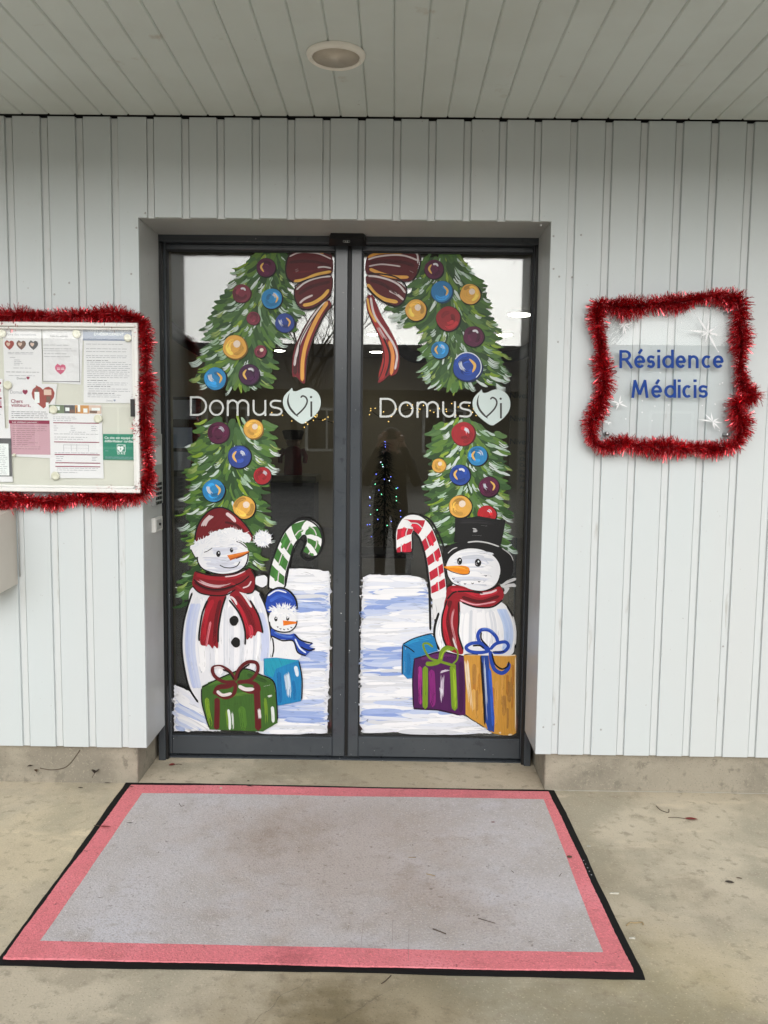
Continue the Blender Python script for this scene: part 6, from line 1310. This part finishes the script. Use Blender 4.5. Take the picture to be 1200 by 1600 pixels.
for sg_ in (-1, 1):
    n0 = len(V); V += [(sg_*.17, .0, 1.20), (sg_*.25, .10, 1.00), (sg_*.155, .30, 1.24), (sg_*.085, .37, 1.41)]; R_ += [.072, .054, .044, .03]; E_d += [(3, n0), (n0, n0+1), (n0+1, n0+2), (n0+2, n0+3)]
    n0 = len(V); V += [(sg_*.085, 0, .78), (sg_*.095, .01, .42), (sg_*.10, -.01, .07), (sg_*.105, .13, .04)]; R_ += [.10, .068, .048, .04]; E_d += [(0, n0), (n0, n0+1), (n0+1, n0+2), (n0+2, n0+3)]
def pick(c):
    x, y, z = c.x-PXX, c.y-PYY, c.z
    if z > 1.30 and abs(x) < .1 and y < .2: return 1
    if z > 1.36 and y > .33: return 1
    if z < .10: return 3
    return 2 if z < .70 else 0
skinned('body', [(PXX+a_, PYY+b_, c_) for a_, b_, c_ in V], E_d, R_, 0, [M['coat'], M['skin'], M['trousers'], M['shoe']], pick, pe)
mb = MB(); hc = Vector((PXX, PYY+.035, 1.425))
for i in range(13):
    for j in range(20):
        pass
prof = [(.001, .112), (.05, .10), (.085, .065), (.098, .02), (.10, -.03), (.09, -.08), (.07, -.10)]
mb.lathe(tuple(hc), prof, n=24)
for v_ in mb.v:
    if v_.y > hc.y+.045 and v_.z < hc.z+.06: v_.y = hc.y+.045
mb.build('hair', M['hair'], pe, smooth=True)
for sg_ in (-1, 1):
    MB().lathe((PXX+sg_*.033, PYY+.128, 1.43), [(.001, .009), (.011, 0), (.001, -.009)], n=10).build('eye', M['toy_black'], pe)
MB().tube([(PXX, PYY+.125, 1.425), (PXX, PYY+.150, 1.395)], [.009, .014], 8).build('nose', M['skin'], pe, smooth=True)
MB().tube([(PXX-.022, PYY+.124, 1.368), (PXX, PYY+.130, 1.365), (PXX+.022, PYY+.124, 1.368)], .005, 6).build('mouth', M['ink_red'], pe, smooth=True)
for sg_ in (-1, 1):
    w_ = Vector((PXX+sg_*.085, PYY+.375, 1.41)); hb = MB(); pc = w_+Vector((-sg_*.004, .02, .045)); hb.tube([w_, w_.lerp(pc, .5), pc], [.026, .036, .034], 10)
    for k_ in range(4):
        b0_ = pc+Vector((0, .012-.006*k_, .030-.017*k_)); l_ = (.034, .038, .036, .028)[k_]
        hb.tube([b0_, b0_+Vector((-sg_*l_*.4, .022, .004)), b0_+Vector((-sg_*l_, .026, .004)), b0_+Vector((-sg_*l_*1.3, .018, .002))], [.009, .0085, .0075, .006], 7)
    hb.tube([pc+Vector((0, -.01, -.01)), pc+Vector((-sg_*.02, -.022, .012)), pc+Vector((-sg_*.04, -.018, .025))], [.011, .009, .007], 7); hb.build('hand', M['skin'], pe, smooth=True)
ph_ = empty('phone', (PXX, PYY+.40, 1.40), 'dark phone held up in both hands of the mirrored person', 'phone')
MB().bbox((PXX-.075, PYY+.392, 1.425), (PXX+.075, PYY+.400, 1.50), .002).build('phone_body', M['black_plastic'], ph_)
MB().box((PXX-.07, PYY+.3912, 1.43), (PXX+.07, PYY+.3918, 1.495)).build('screen', M['dark_pane'], ph_)

# ---- leaflet rack inside at the left, cracks and mortar line on the ground
yr = 1.1; a_, b_ = at(255, 800, yr), at(312, 620, yr)
lr_ = empty('leaflet_rack', ((a_.x+b_.x)/2, yr, 0), 'dark leaflet rack with pale sheets inside behind the left glass edge', 'rack')
MB().box((a_.x, yr, .003), (b_.x, yr+.03, b_.z)).build('rack_panel', M['leaf_dark'], lr_)
for (q0, q1, q2, q3, mm) in ((266, 655, 306, 625, 'ink_grey'), (268, 700, 300, 668, 'ink_slate'), (270, 735, 298, 706, 'ink_grey'), (272, 790, 300, 745, 'ink_charcoal')):
    c0, c1 = at(q0, q1, yr-.006), at(q2, q3, yr-.006); MB().bbox((c0.x, yr-.008, c0.z), (c1.x, yr-.0005, c1.z), .001).build('leaflet', M[mm], lr_)
M['crack'] = mat('crack_dark', (.12, .11, .085), .95); M['mortar'] = mat('pale_mortar', (.55, .52, .44), .9)  # even dark brown for the thin crack strips, pale tone for the mortar
for i, pts in enumerate(([(395, 1600), (408, 1585), (422, 1578), (440, 1555), (468, 1542), (480, 1530)], [(520, 1600), (560, 1577), (585, 1560), (612, 1545)])):
    rd = random.Random(i); q = [atz(*p_, .0012) for p_ in pts]; q = cat(q, False, 5); V = []; n = len(q)
    for j, p_ in enumerate(q):
        d = (q[min(j+1, n-1)]-q[max(j-1, 0)]).normalized(); nn = Vector((-d.y, d.x, 0)); w_ = rd.uniform(.0001, .0006); p2 = p_+nn*rd.uniform(-.002, .002); V += [p2+nn*w_, p2-nn*w_]
    tag(MB().add(V, [(2*j, 2*j+1, 2*j+3, 2*j+2) for j in range(n-1)]).build('ground_crack', M['crack'], fix=False), kind='structure')
q = [(at(858, 1200, .03).x+.03*j, .0285+random.uniform(-.002, .002)) for j in range(40)]; V = []
for x, y in q: V += [(x, .0299, .0015), (x, y-random.uniform(.003, .008), .0015)]
tag(MB().add(V, [(2*j, 2*j+1, 2*j+3, 2*j+2) for j in range(39)]).build('mortar_line', M['mortar'], fix=False), kind='structure')

mb = MB()
for (xa, ya, xb, yb_) in ((568, 1437, 564, 1478), (614, 1437, 613, 1480), (639, 1452, 638, 1500), (545, 1445, 543, 1455)):
    a_, b_ = atz(xa, ya, .0104), atz(xb, yb_, .0104); mb.add([a_+Vector((-.0005, 0, 0)), a_+Vector((.0005, 0, 0)), b_+Vector((.0003, 0, 0)), b_+Vector((-.0003, 0, 0))], [(0, 1, 2, 3)])
lf_mat('scuff', (150, 134, 126)); mb.build('scuff_mark', M['scuff'], dm, fix=False)
